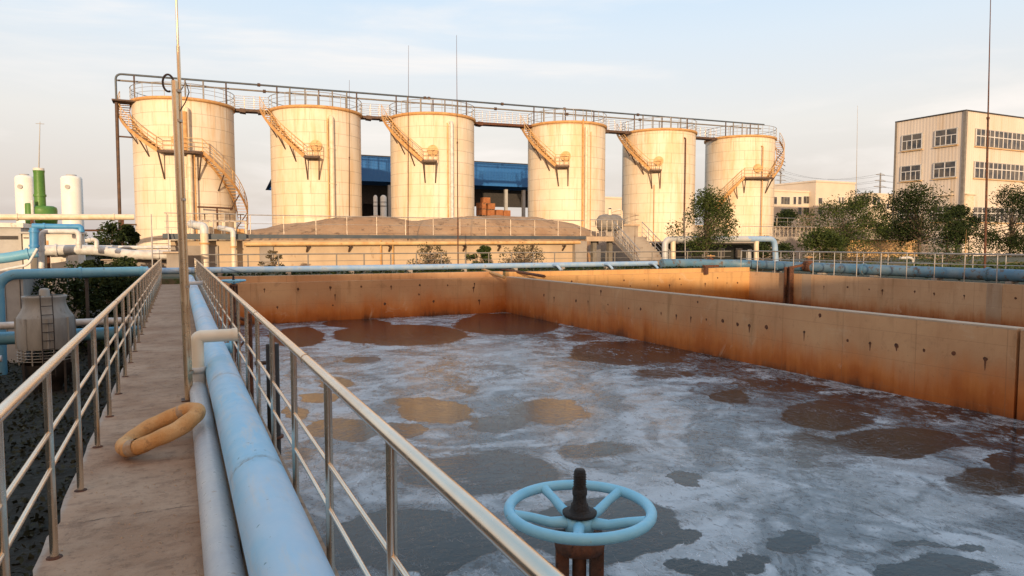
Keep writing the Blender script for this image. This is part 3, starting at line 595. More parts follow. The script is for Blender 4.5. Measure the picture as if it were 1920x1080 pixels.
for lab, (x, y) in (('rusty valve on the right deck pipe above the dark channel iron', (30.8, 26.9)), ('rusty valve on the blue pipe at the far corner of the right deck', (28.4, 31.9))):
    t = thing('pipe_valve', (x, y, .4), lab, 'valve')
    m = MB(); m.lathe([(.0, -.05), (.2, -.05), (.3, .1), (.3, .2), (.16, .32), (.08, .42), (.0, .43)], (x, y, .4), 16); m.tube([(x, y-.22, .4), (x, y+.22, .4)], .29, 16); m.build('valve_body', 'rust_dark', t)
    m = MB(); m.tube([(x+.24*math.cos(a), y+.24*math.sin(a), .9) for a in np.linspace(0, 2*PI, 25)[:-1]], .025, 8, closed=True); m.tube([(x, y, .8), (x, y, .98)], .03, 8); m.tube([(x-.24, y, .9), (x+.24, y, .9)], .02, 6); m.build('wheel', 'rust_orange', t)
t = thing('channel_iron', (29.9, 27.4, -1.7), 'dark rusty channel iron hanging down the wall of the second pool', 'channel iron')
m = MB(); m.box((29.72, 27.15, -1.9), (29.985, 27.22, .35)); m.box((29.72, 27.52, -1.9), (29.985, 27.59, .35)); m.box((29.93, 27.22, -1.9), (29.985, 27.52, .35)); m.build('channel', 'rust_dark', t)
m = MB(); m.bar((29.85, 27.37, .32), (30.75, 27.0, .50), .14, .12); m.build('bracket_arm', 'rust_dark', t)
t = thing('channel_iron', (28.6, 30.2, -1.7), 'short rusty channel iron near the far right corner of the second pool', 'channel iron')
m = MB(); m.box((26.55, 30.2, -.1), (26.75, 30.39, .35)); m.box((26.55, 30.3, .3), (27.6, 30.45, .42)); m.build('channel', 'rust_dark', t)
for lab, a, b in (('rusty pipe end sticking out over the pool corner, left of two', (905, 505), (945, 520)), ('longer rusty pipe end sticking out over the divider corner', (930, 503), (1020, 518))):
    p = atz(*a, .32) ; q = atz(*b, .15); t_ = MB(); t_.tube([p, q], .07, 12); t_.lathe([(.07, 0), (.09, 0), (.09, .05), (.07, .05)], tuple(q-Vector((0, 0, .03))), 12)
    tag(t_.build('discharge_pipe', 'rust_orange' if a[0] < 910 else 'rust_dark', None, tuple(p)), lab, 'pipe', 'pipes sticking out over the pool corner')
# ================================================================== LONG WALL BASIN BEHIND
LY = 40.
bx0, bx1 = atY(305, 440, LY).x, atY(1095, 440, LY).x; ZT = 2.12
t = thing('raised_basin', (12, LY, .2), 'long low sunlit concrete wall of a raised basin behind the pool', 'basin')
m = MB(); m.box((bx0+.35, LY, -3.5), (bx1, LY+3.2, ZT-.32)); m.build('wall', 'concrete_pale', t)
m = MB(); m.box((bx0, LY-.55, ZT-.28), (atY(460, 440, LY).x, LY+.8, ZT+.02)); m.box((atY(460, 440, LY).x, LY-.25, ZT-.2), (bx1, LY+.8, ZT)); m.build('edge_platform', 'dark_blue_steel', t)
for a_, b_ in (((bx1-.9, LY-.35, -.3), (bx1+.02, LY-.002, ZT-.33)), ((4.0, LY-.12, -.3), (4.7, LY-.002, ZT-.6)), ((bx0+.35, LY-.12, .1), (bx0+2.6, LY-.002, ZT-.6))):
    m = MB(); m.box(a_, b_); m.build('buttress', 'concrete_grey', t)
m = MB(); m.tube([(3.2, LY-.32, ZT-.52), (bx1-.5, LY-.32, ZT-.42)], .11, 14); m.build('wall_pipe', 'rust_rail', t)
for x in np.arange(6.5, bx1-1, 2.35):
    m = MB(); m.bar((x, LY-.01, ZT-.95), (x, LY-.4, ZT-.62), .09, .09); m.bar((x, LY-.02, ZT-.64), (x, LY-.45, ZT-.64), .09, .07); m.build('bracket', 'dark_steel', t)
for x in (atY(735, 480, LY).x, atY(790/2.7+420+0, 480, LY).x): 
    m = MB(); m.tube([(x, LY-.2, .1), (x, LY-.2, ZT-.3)], .05, 8); m.build('drain', 'rust_orange', t)
railing('pale railing on top of the long raised basin wall before the soil mound', (atY(460, 440, LY).x, LY+.4), (bx1+.2, LY+.4), ZT+.02, 1.05, 1.75, .024, .026, (.55,), 'steel_worn', start=.3, foot=False)
railing('close set railing at the left end platform of the long basin wall', (bx0+.1, LY-.4), (atY(455, 440, LY).x, LY-.4), ZT+.02, 1.05, .55, .018, .022, (.6, .3), 'galvanised', start=.1, foot=False)
for px, w_, ytop, lab in ((383, .20, 425, 'thick white pipe rising up the shaded end of the long wall'), (437, .13, 432, 'thinner cream pipe rising beside the thick white one on the long wall')):
    p = atY(px, 440, LY-.8); x = p.x; t = thing('riser_pipe', (x, LY-.8, .2), lab, 'pipe')
    zt = atY(px, ytop, LY-.8).z
    m = MB(); m.tube([(x, LY-.8, -.2), (x, LY-.8, zt-.3)], w_, 18); m.build('pipe_body', 'pipe_cream', t)
    m = MB(); m.tube(elbow([(x, LY-.8, zt-.35), (x, LY-.8, zt), (x-.6, LY+.3, zt+.15)], .25), w_*1.06, 16); m.build('elbow_joint', 'pipe_white', t)
    m = MB(); m.tube([(x, LY-.8, zt-.9), (x, LY-.8, zt-.82)], w_*1.3, 18); m.build('flange', 'rust_orange', t)
railing('close set railing on the service deck beside the concrete stairs', (bx1+.3, LY-.25), (bx1+3.2, LY-.25), ZT, 1.1, .42, .022, .028, (.6, .3), 'steel_worn', start=.1, foot=False)
# dosing valves behind that platform
rr = random.Random(3)
for i, px in enumerate((385, 409, 432, 452)):
    p = atY(px, 420, LY+1.6); x = p.x
    t = thing('pump_unit', (x, LY+1.6, ZT), ('%s pipe manifold with a small handwheel on the left end platform' % ('leftmost', 'second', 'third', 'rightmost')[i]), 'valve', 'manifolds on the left end platform')
    m = MB(); m.tube(elbow([(x-.3, LY+1.6, ZT-.1), (x-.3, LY+1.6, ZT+.75), (x+.25, LY+1.6, ZT+.75), (x+.25, LY+1.6, ZT-.1)], .12, 4), .065, 10); m.build('manifold', 'pipe_cream', t)
    m = MB(); m.tube([(x-.02, LY+1.6, ZT+.75), (x-.02, LY+1.6, ZT+1.15)], .03, 8); m.tube([(x-.02+.16*math.cos(a), LY+1.6+.16*math.sin(a), ZT+1.13) for a in np.linspace(0, 2*PI, 17)[:-1]], .022, 6, closed=True); m.build('wheel', 'dark_steel', t)
    m = MB(); m.box((x-.22, LY+1.45, ZT+.0), (x+.15, LY+1.75, ZT+.32)); m.build('motor', 'rust_orange', t)
# small access ladder at the left end of that platform
lx = atY(305, 460, LY-.9).x
t = thing('access_stairs', (lx, LY-.9, .2), 'dark steel steps at the left end of the long wall platform', 'stairs')
for k in range(7): 
    m = MB(); m.box((lx-.45, LY-1.5+k*.12, .35+k*.25), (lx+.25, LY-1.25+k*.12, .39+k*.25)); m.build('step', 'dark_steel', t)
m = MB()
for s in (-.47, .27): m.bar((lx+s, LY-1.5, .25), (lx+s, LY-.6, 2.15), .05, .16)
m.build('stringer', 'galvanised', t)
m = MB()
for s in (-.47, .27): m.tube([(lx+s, LY-1.5, .3), (lx+s, LY-1.5, 1.25), (lx+s, LY-.6, 3.1), (lx+s, LY-.6, 2.1)], .022, 8)
m.build('handrail', 'galvanised', t)
# deck, stairs and tank at the right end
t = thing('service_deck', (27, LY-1, ZT), 'narrow raised service deck joining the long wall to the concrete stairs', 'deck')
dx0, dx1 = bx1, atY(1226, 437, 38.5).x
m = MB(); m.box((dx0, LY-.3, ZT-.22), (dx1+.3, LY+1.4, ZT-.02)); m.build('slab', 'cap_concrete', t)
for x in (dx0+.9, dx0+2.2):
    m = MB(); m.box((x, LY+.3, .1), (x+.3, LY+.6, ZT-.23)); m.build('column', 'dull_grey', t)
m = MB(); m.box((dx0, LY-.34, ZT-.34), (dx1+.3, LY-.302, ZT-.02)); m.build('edge_beam', 'cap_concrete', t)
sx0, sx1 = atY(1168, 437, 38.6).x, atY(1222, 437, 38.6).x
t = thing('concrete_stairs', (sx0, 37, .2), 'straight grey stair flight with steel handrails rising to the service deck', 'stairs')
m = MB()
ns = 11
for k in range(ns): 
    z1 = .2+(ZT-.22)*(k+1)/ns; y = 36.6+k*.28
    m.box((sx0, y, z1-.19), (sx1, y+.30, z1))
m.bar(((sx0+sx1)/2, 36.75, .12), ((sx0+sx1)/2, LY-.3, ZT-.3), sx1-sx0-.01, .16)
m.build('flight', 'concrete_grey', t)
for s, x in ((0, sx0), (1, sx1)):
    m = MB(); yb = 36.7; 
    for zo, r_ in ((1.0, .03), (.66, .018), (.33, .018)): m.tube([(x, yb, .2+zo), (x, LY-.3, ZT+zo)], r_, 8)
    for k in range(5): f_ = k/4; y = yb+(LY-.3-yb)*f_; z = .2+(ZT-.2)*f_; m.tube([(x, y, z), (x, y, z+1.0)], .025, 8)
    m.bar((x, yb, .25), (x, LY-.3, ZT-.05), .05, .18)
    m.build('handrail', 'galvanised', t)
t = thing('horizontal_vessel', (28, 44, ZT), 'grey horizontal vessel with domed ends behind the deck railing', 'vessel')
p = atY(1143, 415, 44.); x = p.x; z = p.z-.15
m = MB(); m.lathe([(.0, -1.1), (.35, -1.05), (.6, -.8), (.65, -.6), (.65, .6), (.6, .8), (.35, 1.05), (.0, 1.1)], (x, 44, z), 24, axis='X'); m.build('vessel_body', 'dull_grey', t)
m = MB(); m.tube([(x, 44, z+.5), (x, 44, z+1.05)], .16, 12); m.tube(elbow([(x+.1, 44, z+.85), (x+1.1, 44, z+1.1), (x+1.1, 44, z-.3)], .3), .07, 8); m.build('nozzle', 'pipe_cream', t)
m = MB(); m.box((x-.7, 43.6, ZT-.6), (x-.5, 44.4, z-.3)); m.box((x+.5, 43.6, ZT-.6), (x+.7, 44.4, z-.3)); m.box((x-1.3, 43.2, -3.5), (x+1.3, 44.9, ZT-.6)); m.build('cradle', 'concrete_grey', t)
# white pipe loop right of the stairs
Yp = 37.; P = lambda px, py, Y=Yp: atY(px, py, Y)
t = thing('white_pipe_loop', tuple(P(1250, 490)), 'big white insulated pipe looping up and over beyond the right railing', 'pipe')
m = MB(); m.tube(elbow([P(1247, 497), P(1247, 449), P(1405, 448)], .45), .20, 20); m.build('pipe_body', 'pipe_grey', t)
m = MB(); m.tube(elbow([P(1400, 448), P(1452, 448), P(1455, 497)], .55), .20, 20); m.build('pipe_bend', 'pipe_blue_far', t)
for px in (1262, 1418):
    m = MB(); m.tube([P(px, 498), P(px, 452)], .17, 16); m.build('standpipe', 'pipe_cream', t)
t = thing('pump_house', tuple(P(1330, 490, 40)), 'low dark pump house with square windows under the white pipe loop', 'building')
a_, b_ = P(1268, 456, 41), P(1412, 497, 41)
m = MB(); m.box((a_.x, 41, .1), (b_.x, 44, a_.z)); m.build('wall', 'ground_dark', t)
m = MB(); m.box((a_.x-.3, 40.7, a_.z+.004), (b_.x+.3, 44.2, a_.z+.14)); m.build('roof', 'concrete_grey', t)
for px in (1290, 1322, 1352, 1385):
    q = P(px, 474, 41); m = MB(); m.box((q.x-.32, 40.96, q.z-.35), (q.x+.32, 40.998, q.z+.35)); f_ = m.build('window', 'dull_grey', t)
    m = MB(); m.box((q.x-.26, 40.94, q.z-.29), (q.x-.02, 40.955, q.z+.29)); m.box((q.x+.02, 40.94, q.z-.29), (q.x+.26, 40.955, q.z+.29)); m.build('pane', 'glass_dark', f_)
m = MB(); q = P(1405, 478, 41); m.box((q.x-.2, 40.96, .2), (q.x+.2, 40.998, q.z+.45)); m.build('door', 'grey_panel', t)
# second settling basin on the right, far
a_, b_ = atY(1345, 421, 62), atY(1560, 446, 62)
t = thing('settling_basin', (a_.x, 62, -3.5), 'grey brown raised settling basin with a fenced rim in front of the rightmost tank', 'basin')
m = MB(); m.box((a_.x-16, 62, -3.5), (a_.x+36, 66, a_.z-.3)); m.build('wall', 'concrete_grey', t)
m = MB(); m.box((a_.x-16.2, 61.8, a_.z-.28), (a_.x+36.2, 66.2, a_.z-.1)); m.build('rim', 'cap_concrete', t)
m = MB(); zt = a_.z+.9
for x in np.arange(a_.x-16, a_.x+36, 1.8): m.tube([(x, 61.9, a_.z-.1), (x, 61.9, zt)], .03, 6)
m.tube([(a_.x-16, 61.9, zt), (a_.x+36, 61.9, zt)], .035, 6); m.tube([(a_.x-16, 61.9, zt-.45), (a_.x+36, 61.9, zt-.45)], .025, 6); m.build('railing', 'steel_worn', t)
a_, b_ = atY(1392, 424, 50), atY(1545, 446, 50)
t = thing('fenced_platform', (a_.x, 50, -.0), 'low concrete platform with close set railing left of the bushes beside the rightmost tank', 'platform')
m = MB(); m.box((a_.x, 50, -3.5), (b_.x, 54, b_.z+.1)); m.build('slab', 'concrete_grey', t)
m = MB(); 
for x in np.arange(a_.x, b_.x, .55): m.tube([(x, 50.1, b_.z), (x, 50.1, a_.z)], .022, 5)
m.tube([(a_.x, 50.1, a_.z), (b_.x, 50.1, a_.z)], .03, 6); m.build('railing', 'steel_worn', t)
# ================================================================== REACTOR TANKS
R = 4.0; K = 4.0/4.4
TK = [(.9, 73.8, 13.50), (12.9, 72.3, 13.49), (24.6, 70.5, 13.48), (40.3, 69.4, 13.62), (53.6, 69.8, 13.82), (67.3, 70.4, 14.02)]
TK = [(x*K, y*K, z) for x, y, z in TK]
TLAB = ['leftmost, largest looking cream tank behind the steel mast, its stair winding down to the ground',
        'cream steel tank second from the left with a stair ending at a round manhole',
        'cream steel tank third from the left, between the two gaps showing the blue roof',
        'cream steel tank fourth from the left, just right of the wide blue roof gap',
        'cream steel tank second from the right, with a dark thin pipe down its front',
        'rightmost cream steel tank, its caged stair turning round the right side above the bush']
def stair(t, c, phi, a0, a1, z0, z1, name='staircase', strut=True, ri=.12, wd=.85, tread=True):
    """helical stair hugging the shell from angle a0 (height z0) to a1 (height z1)"""
    n_ = max(6, int(abs(a1-a0)*14)); A0, A1 = phi+a0, phi+a1
    m = MB()
    for rr_, hh in ((R+ri, .20), (R+ri+wd, .26)):
        pts = arc(c, rr_, A0, A1, z0, z1, n_)
        for p, q in zip(pts[:-1], pts[1:]): m.bar(p, q, .05, hh)
    nt = int(abs(z1-z0)/.24)
    for k in range(nt+1):
        a = A0+(A1-A0)*k/nt; z = z0+(z1-z0)*k/nt; cs, sn = math.cos(a), math.sin(a)
        m.bar((c[0]+(R+ri)*cs, c[1]+(R+ri)*sn, z+.08), (c[0]+(R+ri+wd)*cs, c[1]+(R+ri+wd)*sn, z+.08), .22, .04)
    s = m.build(name, 'rust_orange', t)
    m = MB(); ro = R+ri+wd
    for zo, r_ in ((1.05, .035), (.72, .022), (.40, .022)): m.tube(arc(c, ro, A0, A1, z0+zo, z1+zo, n_), r_, 6)
    npst = max(3, int(abs(z1-z0)/.75))
    for k in range(npst+1):
        a = A0+(A1-A0)*k/npst; z = z0+(z1-z0)*k/npst; p = Vector((c[0]+ro*math.cos(a), c[1]+ro*math.sin(a), z)); m.tube([p, p+Vector((0, 0, 1.05))], .028, 6)
    m.build('handrail', 'rust_rail', s)
    if strut:
        for k in range(1, 4):
            f_ = k/4; a = A0+(A1-A0)*f_; z = z0+(z1-z0)*f_
            m = MB(); m.bar((c[0]+ro*math.cos(a), c[1]+ro*math.sin(a), z-.05), (c[0]+(R+.02)*math.cos(a+.03), c[1]+(R+.02)*math.sin(a+.03), z-1.45), .08, .08); m.build('strut', 'dark_steel', s)
    return s
def landing(t, c, phi, a0, a1, z, wd=.95, legs=1.9):
    A0, A1 = phi+a0, phi+a1; n_ = 6; m = MB(); vs = []
    for i in range(n_+1):
        a = A0+(A1-A0)*i/n_
        for rr_, zz in ((R+.05, z+.02), (R+.1+wd, z+.02), (R+.1+wd, z-.16), (R+.05, z-.16)): vs.append((c[0]+rr_*math.cos(a), c[1]+rr_*math.sin(a), zz))
    fs = [(i*4+k, i*4+(k+1) % 4, i*4+4+(k+1) % 4, i*4+4+k) for i in range(n_) for k in range(4)]+[(0, 3, 2, 1), (n_*4, n_*4+1, n_*4+2, n_*4+3)]
    m.add(vs, fs); s = m.build('landing', 'dark_steel', t)
    m = MB(); ro = R+.1+wd
    for zo in (1.05, .7, .35): m.tube(arc(c, ro, A0, A1, z+zo, z+zo, n_), .028, 6)
    for k in range(4): a = A0+(A1-A0)*k/3; p = Vector((c[0]+ro*math.cos(a), c[1]+ro*math.sin(a), z)); m.tube([p, p+Vector((0, 0, 1.05))], .028, 6)
    m.build('handrail', 'rust_rail', s)
    for a in (A0+.02, A1-.02):
        m = MB(); m.bar((c[0]+ro*math.cos(a), c[1]+ro*math.sin(a), z-.1), (c[0]+(R+.03)*math.cos(a), c[1]+(R+.03)*math.sin(a), z-legs), .10, .10); m.build('leg', 'dark_steel', s)
    return s
def pipe_on(t, c, phi, a, off, z0, z1, r, mat, name='downpipe', hook=False, flr=0):
    ro = R+off; A = phi+a; x, y = c[0]+ro*math.cos(A), c[1]+ro*math.sin(A); ix, iy = c[0]+(R-.1)*math.cos(A), c[1]+(R-.1)*math.sin(A)
    pts = [(x, y, z0), (x, y, z1)]
    if hook: pts = elbow([(x, y, z0), (x, y, z1), (ix, iy, z1+.05)], max(r*2, .25), 5)
    m = MB(); m.tube(pts, r, 12)
    z = z0+1.2
    while flr and z < z1-.5: m.tube([(x, y, z), (x, y, z+.07)], r*1.25, 12); z += flr
    return m.build(name, mat, t)
tanks = []
for i, (cx, cy, zr) in enumerate(TK):
    c = (cx, cy); phi = math.atan2(-cy, -cx)
    t = thing('storage_tank', (cx, cy, -3.5), TLAB[i], 'tank', 'row of six cream storage tanks'); tanks.append(t)
    m = MB(); m.lathe([(R, z) for z in np.linspace(-3.5, zr-.05, 5)], (cx, cy, 0), 96); sh = m.build('shell', 'tank_shell', t)
    m = MB(); m.lathe([(R+.02, -.05), (.05, .55), (.0, .55)], (cx, cy, zr), 64); m.build('roof', 'tank_shell', t)
    m = MB(); m.lathe([(R+.004, -.26), (R+.16, -.24), (R+.18, -.02), (R+.05, .02), (R-.2, .02)], (cx, cy, zr), 96); m.build('rim', 'rust_orange', t)
    m = MB()
    for zo, r_ in ((1.1, .03), (.75, .017), (.4, .017)): m.tube(arc(c, R+.08, 0, 2*PI*47/48, zr+zo, zr+zo, 47), r_, 6, closed=True)
    for k in range(26): a = 2*PI*k/26; m.tube([(cx+(R+.08)*math.cos(a), cy+(R+.08)*math.sin(a), zr), (cx+(R+.08)*math.cos(a), cy+(R+.08)*math.sin(a), zr+1.1)], .024, 6)
    m.build('railing', 'galvanised', t)
    zl = zr-4.45
    def manhole(a, z):
        A = phi+a; n_ = Vector((math.cos(A), math.sin(A), 0)); p = Vector((cx, cy, z))+n_*(R-.05)
        m = MB(); m.tube([p, p+n_*.22], .40, 24); m.tube([p+n_*.22, p+n_*.27], .50, 24); m.tube([p+n_*.27, p+n_*.30], .3, 20)
        q = p+n_*.3; s_ = Vector((-n_.y, n_.x, 0)); m.tube([q-s_*.14, q-s_*.14+n_*.1, q+s_*.14+n_*.1, q+s_*.14], .02, 6)
        m.build('manhole', 'rust_rail', t)
    if i == 0:
        stair(t, c, phi, -1.75, -.42, zr-.1, zl); landing(t, c, phi, -.42, .26, zl, legs=2.2)
        stair(t, c, phi, .26, 1.72, zl, zl-6.2); manhole(-.12, zl+.95)
        pipe_on(t, c, phi, .045, .38, zl+.1, zr-1.0, .17, 'pipe_cream', hook=True); pipe_on(t, c, phi, .0, .42, zl+.1, zl+3.2, .26, 'rust_orange', 'pipe_jacket')
        pipe_on(t, c, phi, .07, .38, -3.4, zl-.2, .21, 'pipe_cream', flr=2.0); pipe_on(t, c, phi, .15, .5, -3.4, zl-.2, .06, 'rust_orange')
        # pipe frame low on the front
        zf = 4.6; A = phi+.16; A2 = phi+.80
        m = MB(); m.tube(arc(c, R+.9, A, A2, zf, zf-.02, 6), .07, 8); p = arc(c, R+.9, A, A2, zf, zf, 6)[3]; m.tube([p, p-Vector((0, 0, 8))], .07, 8); m.build('pipe_frame', 'rust_dark', t)
    elif i < 5:
        a0, a1 = ((-.21, .06), (-.19, .08), (-.21, .06), (-.18, .07))[i-1]; ab = (-1.25, -1.22, -1.2, -1.15)[i-1]
        stair(t, c, phi, ab, a0, zr-.1, zl); landing(t, c, phi, a0, a1, zl); manhole((a0+a1)/2+.06, zl+.98)
        if i == 1: pipe_on(t, c, phi, .30, .3, -3.4, zr-1.0, .21, 'pipe_cream', hook=True, flr=3); pipe_on(t, c, phi, .235, .12, -3.4, zr-1.1, .06, 'rust_rail')
        if i == 2: pipe_on(t, c, phi, .42, .28, -3.4, zr-.9, .16, 'pipe_white', hook=True, flr=3); pipe_on(t, c, phi, .34, .12, -3.4, zr-1.0, .06, 'rust_rail', hook=True)
        if i == 3: pipe_on(t, c, phi, .47, .3, -3.4, zr-.6, .15, 'pipe_cream', flr=2.5); pipe_on(t, c, phi, .39, .25, -3.4, zr+.1, .09, 'rust_orange'); pipe_on(t, c, phi, .62, .15, -3.4, zr-1.0, .05, 'rust_rail')
        if i == 4: pipe_on(t, c, phi, .72, .25, -3.4, zr-1.0, .07, 'rust_dark', hook=True, flr=4); pipe_on(t, c, phi, -.1, .15, -3.4, zl-1.5, .04, 'rust_orange')
    else:
        zl = zr-4.9
        stair(t, c, phi, 2.0, .80, zr-.1, zl, ri=.15); landing(t, c, phi, .12, .82, zl, legs=1.7); stair(t, c, phi, .12, -.62, zl, zl-3.6); manhole(.50, zl+1.1)
        pipe_on(t, c, phi, .62, .35, -3.4, zr-1.3, .06, 'rust_orange', hook=True, flr=4)
        m = MB()
        for k in range(7):
            a = phi+1.15+k*.14; zz = zr-.4-(2.0-(1.15+k*.14))*3.6; p = Vector((cx, cy, 0)); e = Vector((math.cos(a), math.sin(a), 0))
            m.tube([p+e*(R+.15)+Vector((0, 0, zz-.2)), p+e*(R+1.15)+Vector((0, 0, zz-.9))], .045, 6)
        m.build('stair_bracket', 'dark_steel', t)
# bridges between the tanks
for i in range(5):
    a, b = Vector((*TK[i][:2], TK[i][2]-.15)), Vector((*TK[i+1][:2], TK[i+1][2]-.15)); d = (b-a).normalized(); p, q = a+d*(R+.1), b-d*(R+.1)
    nmn = ('leftmost', 'second from left', 'long middle', 'second from right', 'rightmost')[i]
    t = thing('tank_bridge', tuple(p), nmn+' footbridge linking two neighbouring tank tops', 'footbridge', 'footbridges between the tank tops')
    m = MB(); m.bar(p, q, 1.0, .22); m.bar(p+d*.4, p+d*.9-Vector((0, 0, .05)), 1.02, .34); m.bar(q-d*.9-Vector((0, 0, .05)), q-d*.4, 1.02, .34); m.build('deck', 'dark_steel' if i != 2 else 'rust_dark', t)
    sd_ = Vector((-d.y, d.x, 0))*.48; L = (q-p).length; m = MB()
    for s in (-1, 1):
        for zo in (1.2, .8, .45): m.tube([p+sd_*s+Vector((0, 0, zo)), q+sd_*s+Vector((0, 0, zo))], .02, 6)
        for k in range(int(L/.8)+1): r_ = p+d*(k*.8)+sd_*s; m.tube([r_, r_+Vector((0, 0, 1.2))], .02, 6)
    m.build('railing', 'steel_worn', t)
# pair of pipes carried above the tank tops
a = Vector((TK[0][0]-R-1.0, TK[0][1]-1.2, 15.45)); b = Vector((TK[5][0]+R*.55, TK[5][1]-1.6, 15.75))
t = thing('overhead_pipeline', tuple(a), 'pair of thin pipes carried on posts above all six tank tops', 'pipeline')
d = (b-a).normalized(); dn = Vector((0, 0, -.42)); back = Vector((0, .5, 0))
m = MB(); m.tube(elbow([a-Vector((0, 0, 2.1)), a, b], .5), .085, 10); m.build('upper_pipe', 'dark_blue_steel', t)
m = MB(); m.tube([a+dn+back, b+dn+back], .075, 10); m.build('lower_pipe', 'dull_grey', t)
for s in (11, 11.5, 26, 26.4, 33.5, 34, 41, 41.6, 50, 50.6):
    m = MB(); m.tube([a+d*s+(dn+back if int(s*2) % 2 else Vector((0, 0, 0)))-d*.12, a+d*s+(dn+back if int(s*2) % 2 else Vector((0, 0, 0)))+d*.12], .15, 10)
    m.build('coupling', 'dark_steel', t)
for i, (cx, cy, zr) in enumerate(TK):
    for k, off in enumerate((-3.4, -2.3, -1.0, .2, 1.4, 2.7, 3.6) if i else (-3.6, .2, 1.6, 3.4)):
        s = (Vector((cx, cy, 0))-Vector((a.x, a.y, 0))).dot(Vector((d.x, d.y, 0)))+off
        if s > (b-a).length-.1: continue
        p = a+d*s; m = MB(); m.tube([(p.x, p.y, zr-.05), (p.x, p.y, p.z)], .065, 8)
        if k % 2: m.tube([(p.x, p.y+.5, zr-.05), (p.x, p.y+.5, p.z-.42)], .045, 8)
        m.build('support_post', 'dull_grey' if k % 3 else 'dark_steel', t)
t = thing('riser_line', (a.x, a.y, -3.5), 'dark pipe dropping to the ground just left of the leftmost tank', 'pipe')
m = MB(); m.tube([(a.x, a.y, 13.3), (a.x-.08, a.y, .9)]+[(a.x+.1, a.y, .3), (a.x+.5, a.y, .1)], .13, 12); m.build('pipe_body', 'dark_steel', t)
for z in (10.4, 3.2): m = MB(); m.bar((a.x, a.y, z), (a.x+1.3, a.y+.2, z), .1, .12); m.build('wall_bracket', 'dark_steel', t)
m = MB(); m.box((a.x-.3, a.y-.6, 13.2), (a.x+1.4, a.y+1.0, 13.32)); m.build('top_platform', 'dark_steel', t)
# lightning masts
def mast(px0, ytop, px1, ybase, X=None, Y=None, r=.03, label='', zb=None, mat='rust_dark'):
    f_ = (lambda x, y: atX(x, y, X)) if X else (lambda x, y: atY(x, y, Y))
    tp = f_(px0, ytop); bs = f_(px1, ybase)
    if zb is not None: bs = tp.lerp(bs, (tp.z-zb)/(tp.z-bs.z))
    t = thing('lightning_mast', tuple(bs), label, 'pole', 'thin lightning masts')
    m = MB(); mid = bs.lerp(tp, .55); m.tube([bs, mid], [r, r*.8], 8); m.build('lower_tube', mat, t)
    m = MB(); m.tube([mid, tp], [r*.6, r*.25], 8); m.tube([mid-Vector((0, 0, .05)), mid+Vector((0, 0, .05))], r*1.2, 8); m.build('upper_rod', mat, t)
    m = MB(); m.tube([bs, bs+Vector((0, 0, .05))], r*3, 10); m.build('base_flange', mat, t)
mast(856, 66, 859, 500, Y=33.2, r=.035, zb=.22, label='taller of the two thin masts in front of the third tank from the left')
mast(766, 85, 765, 430, Y=42, r=.035, zb=1.0, label='shorter thin mast at the left side of the third tank from the left')
mast(655, 150, 655, 415, Y=56, r=.045, zb=1.0, label='thin dark mast at the right side of the second tank from the left')
mast(1858, -30, 1847, 478, X=33.5, r=.055, zb=0, label='thick dark mast by the right deck, crossing the factory block')
mast(1608, 198, 1605, 395, Y=66, r=.075, zb=-3.5, label='grey mast rising from the bush between the far white buildings', mat='galvanised')
mast(1481-290, 400, 1190, 470, Y=37.5, r=.02, zb=.2, label='short thin post beside the concrete stairs')
mast(1284, 395, 1285, 497, Y=35, r=.035, zb=.2, label='short galvanised post before the white pipe loop', mat='galvanised')
mast(1812, 430, 1809, 500, X=34, r=.03, zb=0, label='short brown post behind the right deck railing', mat='rust_orange')
# ================================================================== BLUE ROOFED SHED
t = thing('open_shed', (28, 88, -3.5), 'open sided shed with a bright blue metal roof behind the tanks', 'shed')
xl, xr, ye, yr_, ze, zrg = 9.7, 56, 86, 97, 9.35, 13.7
zf = 12.45
m = MB(); m.add([(xl+2, ye-.1, zf), (xr, ye-.1, zf), (xr, yr_, zrg), (xl+9, yr_, zrg), (xl+2, yr_+10, ze), (xr, yr_+10, ze)], [(0, 1, 2, 3), (3, 2, 5, 4), (0, 3, 4)])
m.add([(xl, ye-1.4, ze-1.5), (xl+2.2, ye-1.4, ze-1.5), (xl+2.2, ye, ze-.1), (xl+.9, ye, ze-.1)], [(0, 1, 2, 3)]); m.add([(xl, ye-1.4, ze-1.62), (xl+2.2, ye-1.4, ze-1.62), (xl+2.2, ye, ze-.22), (xl+.9, ye, ze-.22)], [(3, 2, 1, 0)]); m.build('roof', 'roof_sheet', t)
m = MB(); m.box((xl+2, ye-.1, ze), (xr, ye+.1, zf-.004)); m.build('fascia', 'roof_sheet', t)
m = MB(); m.box((xl+2, ye-.18, zf-.02), (xr, ye-.102, zf+.1)); m.build('gutter', 'dark_frame', t)
m = MB(); m.bar((xl+9, yr_, zrg+.05), (xr, yr_, zrg+.05), .8, .2); m.build('ridge_cap', 'dark_frame', t)
for x in (12, 24.2, 32.3, 40.5, 43.2, 50):
    m = MB(); m.box((x, ye+.3, -3.5), (x+.4, ye+.7, ze-.36)); m.build('column', 'grey_panel', t)
m = MB(); m.box((xl+9, ye+4, 6.8), (xr, ye+4.4, 9.2)); m.box((xl+9, ye+12, -3.5), (36.2, ye+12.3, 9)); m.build('back_wall', 'dark_frame', t)
m = MB(); m.bar((41, ye+.5, 3.5), (52, ye+.5, 4.2), .25, .3); m.build('cross_beam', 'dark_frame', t)
p0 = atY(706, 300, 92)
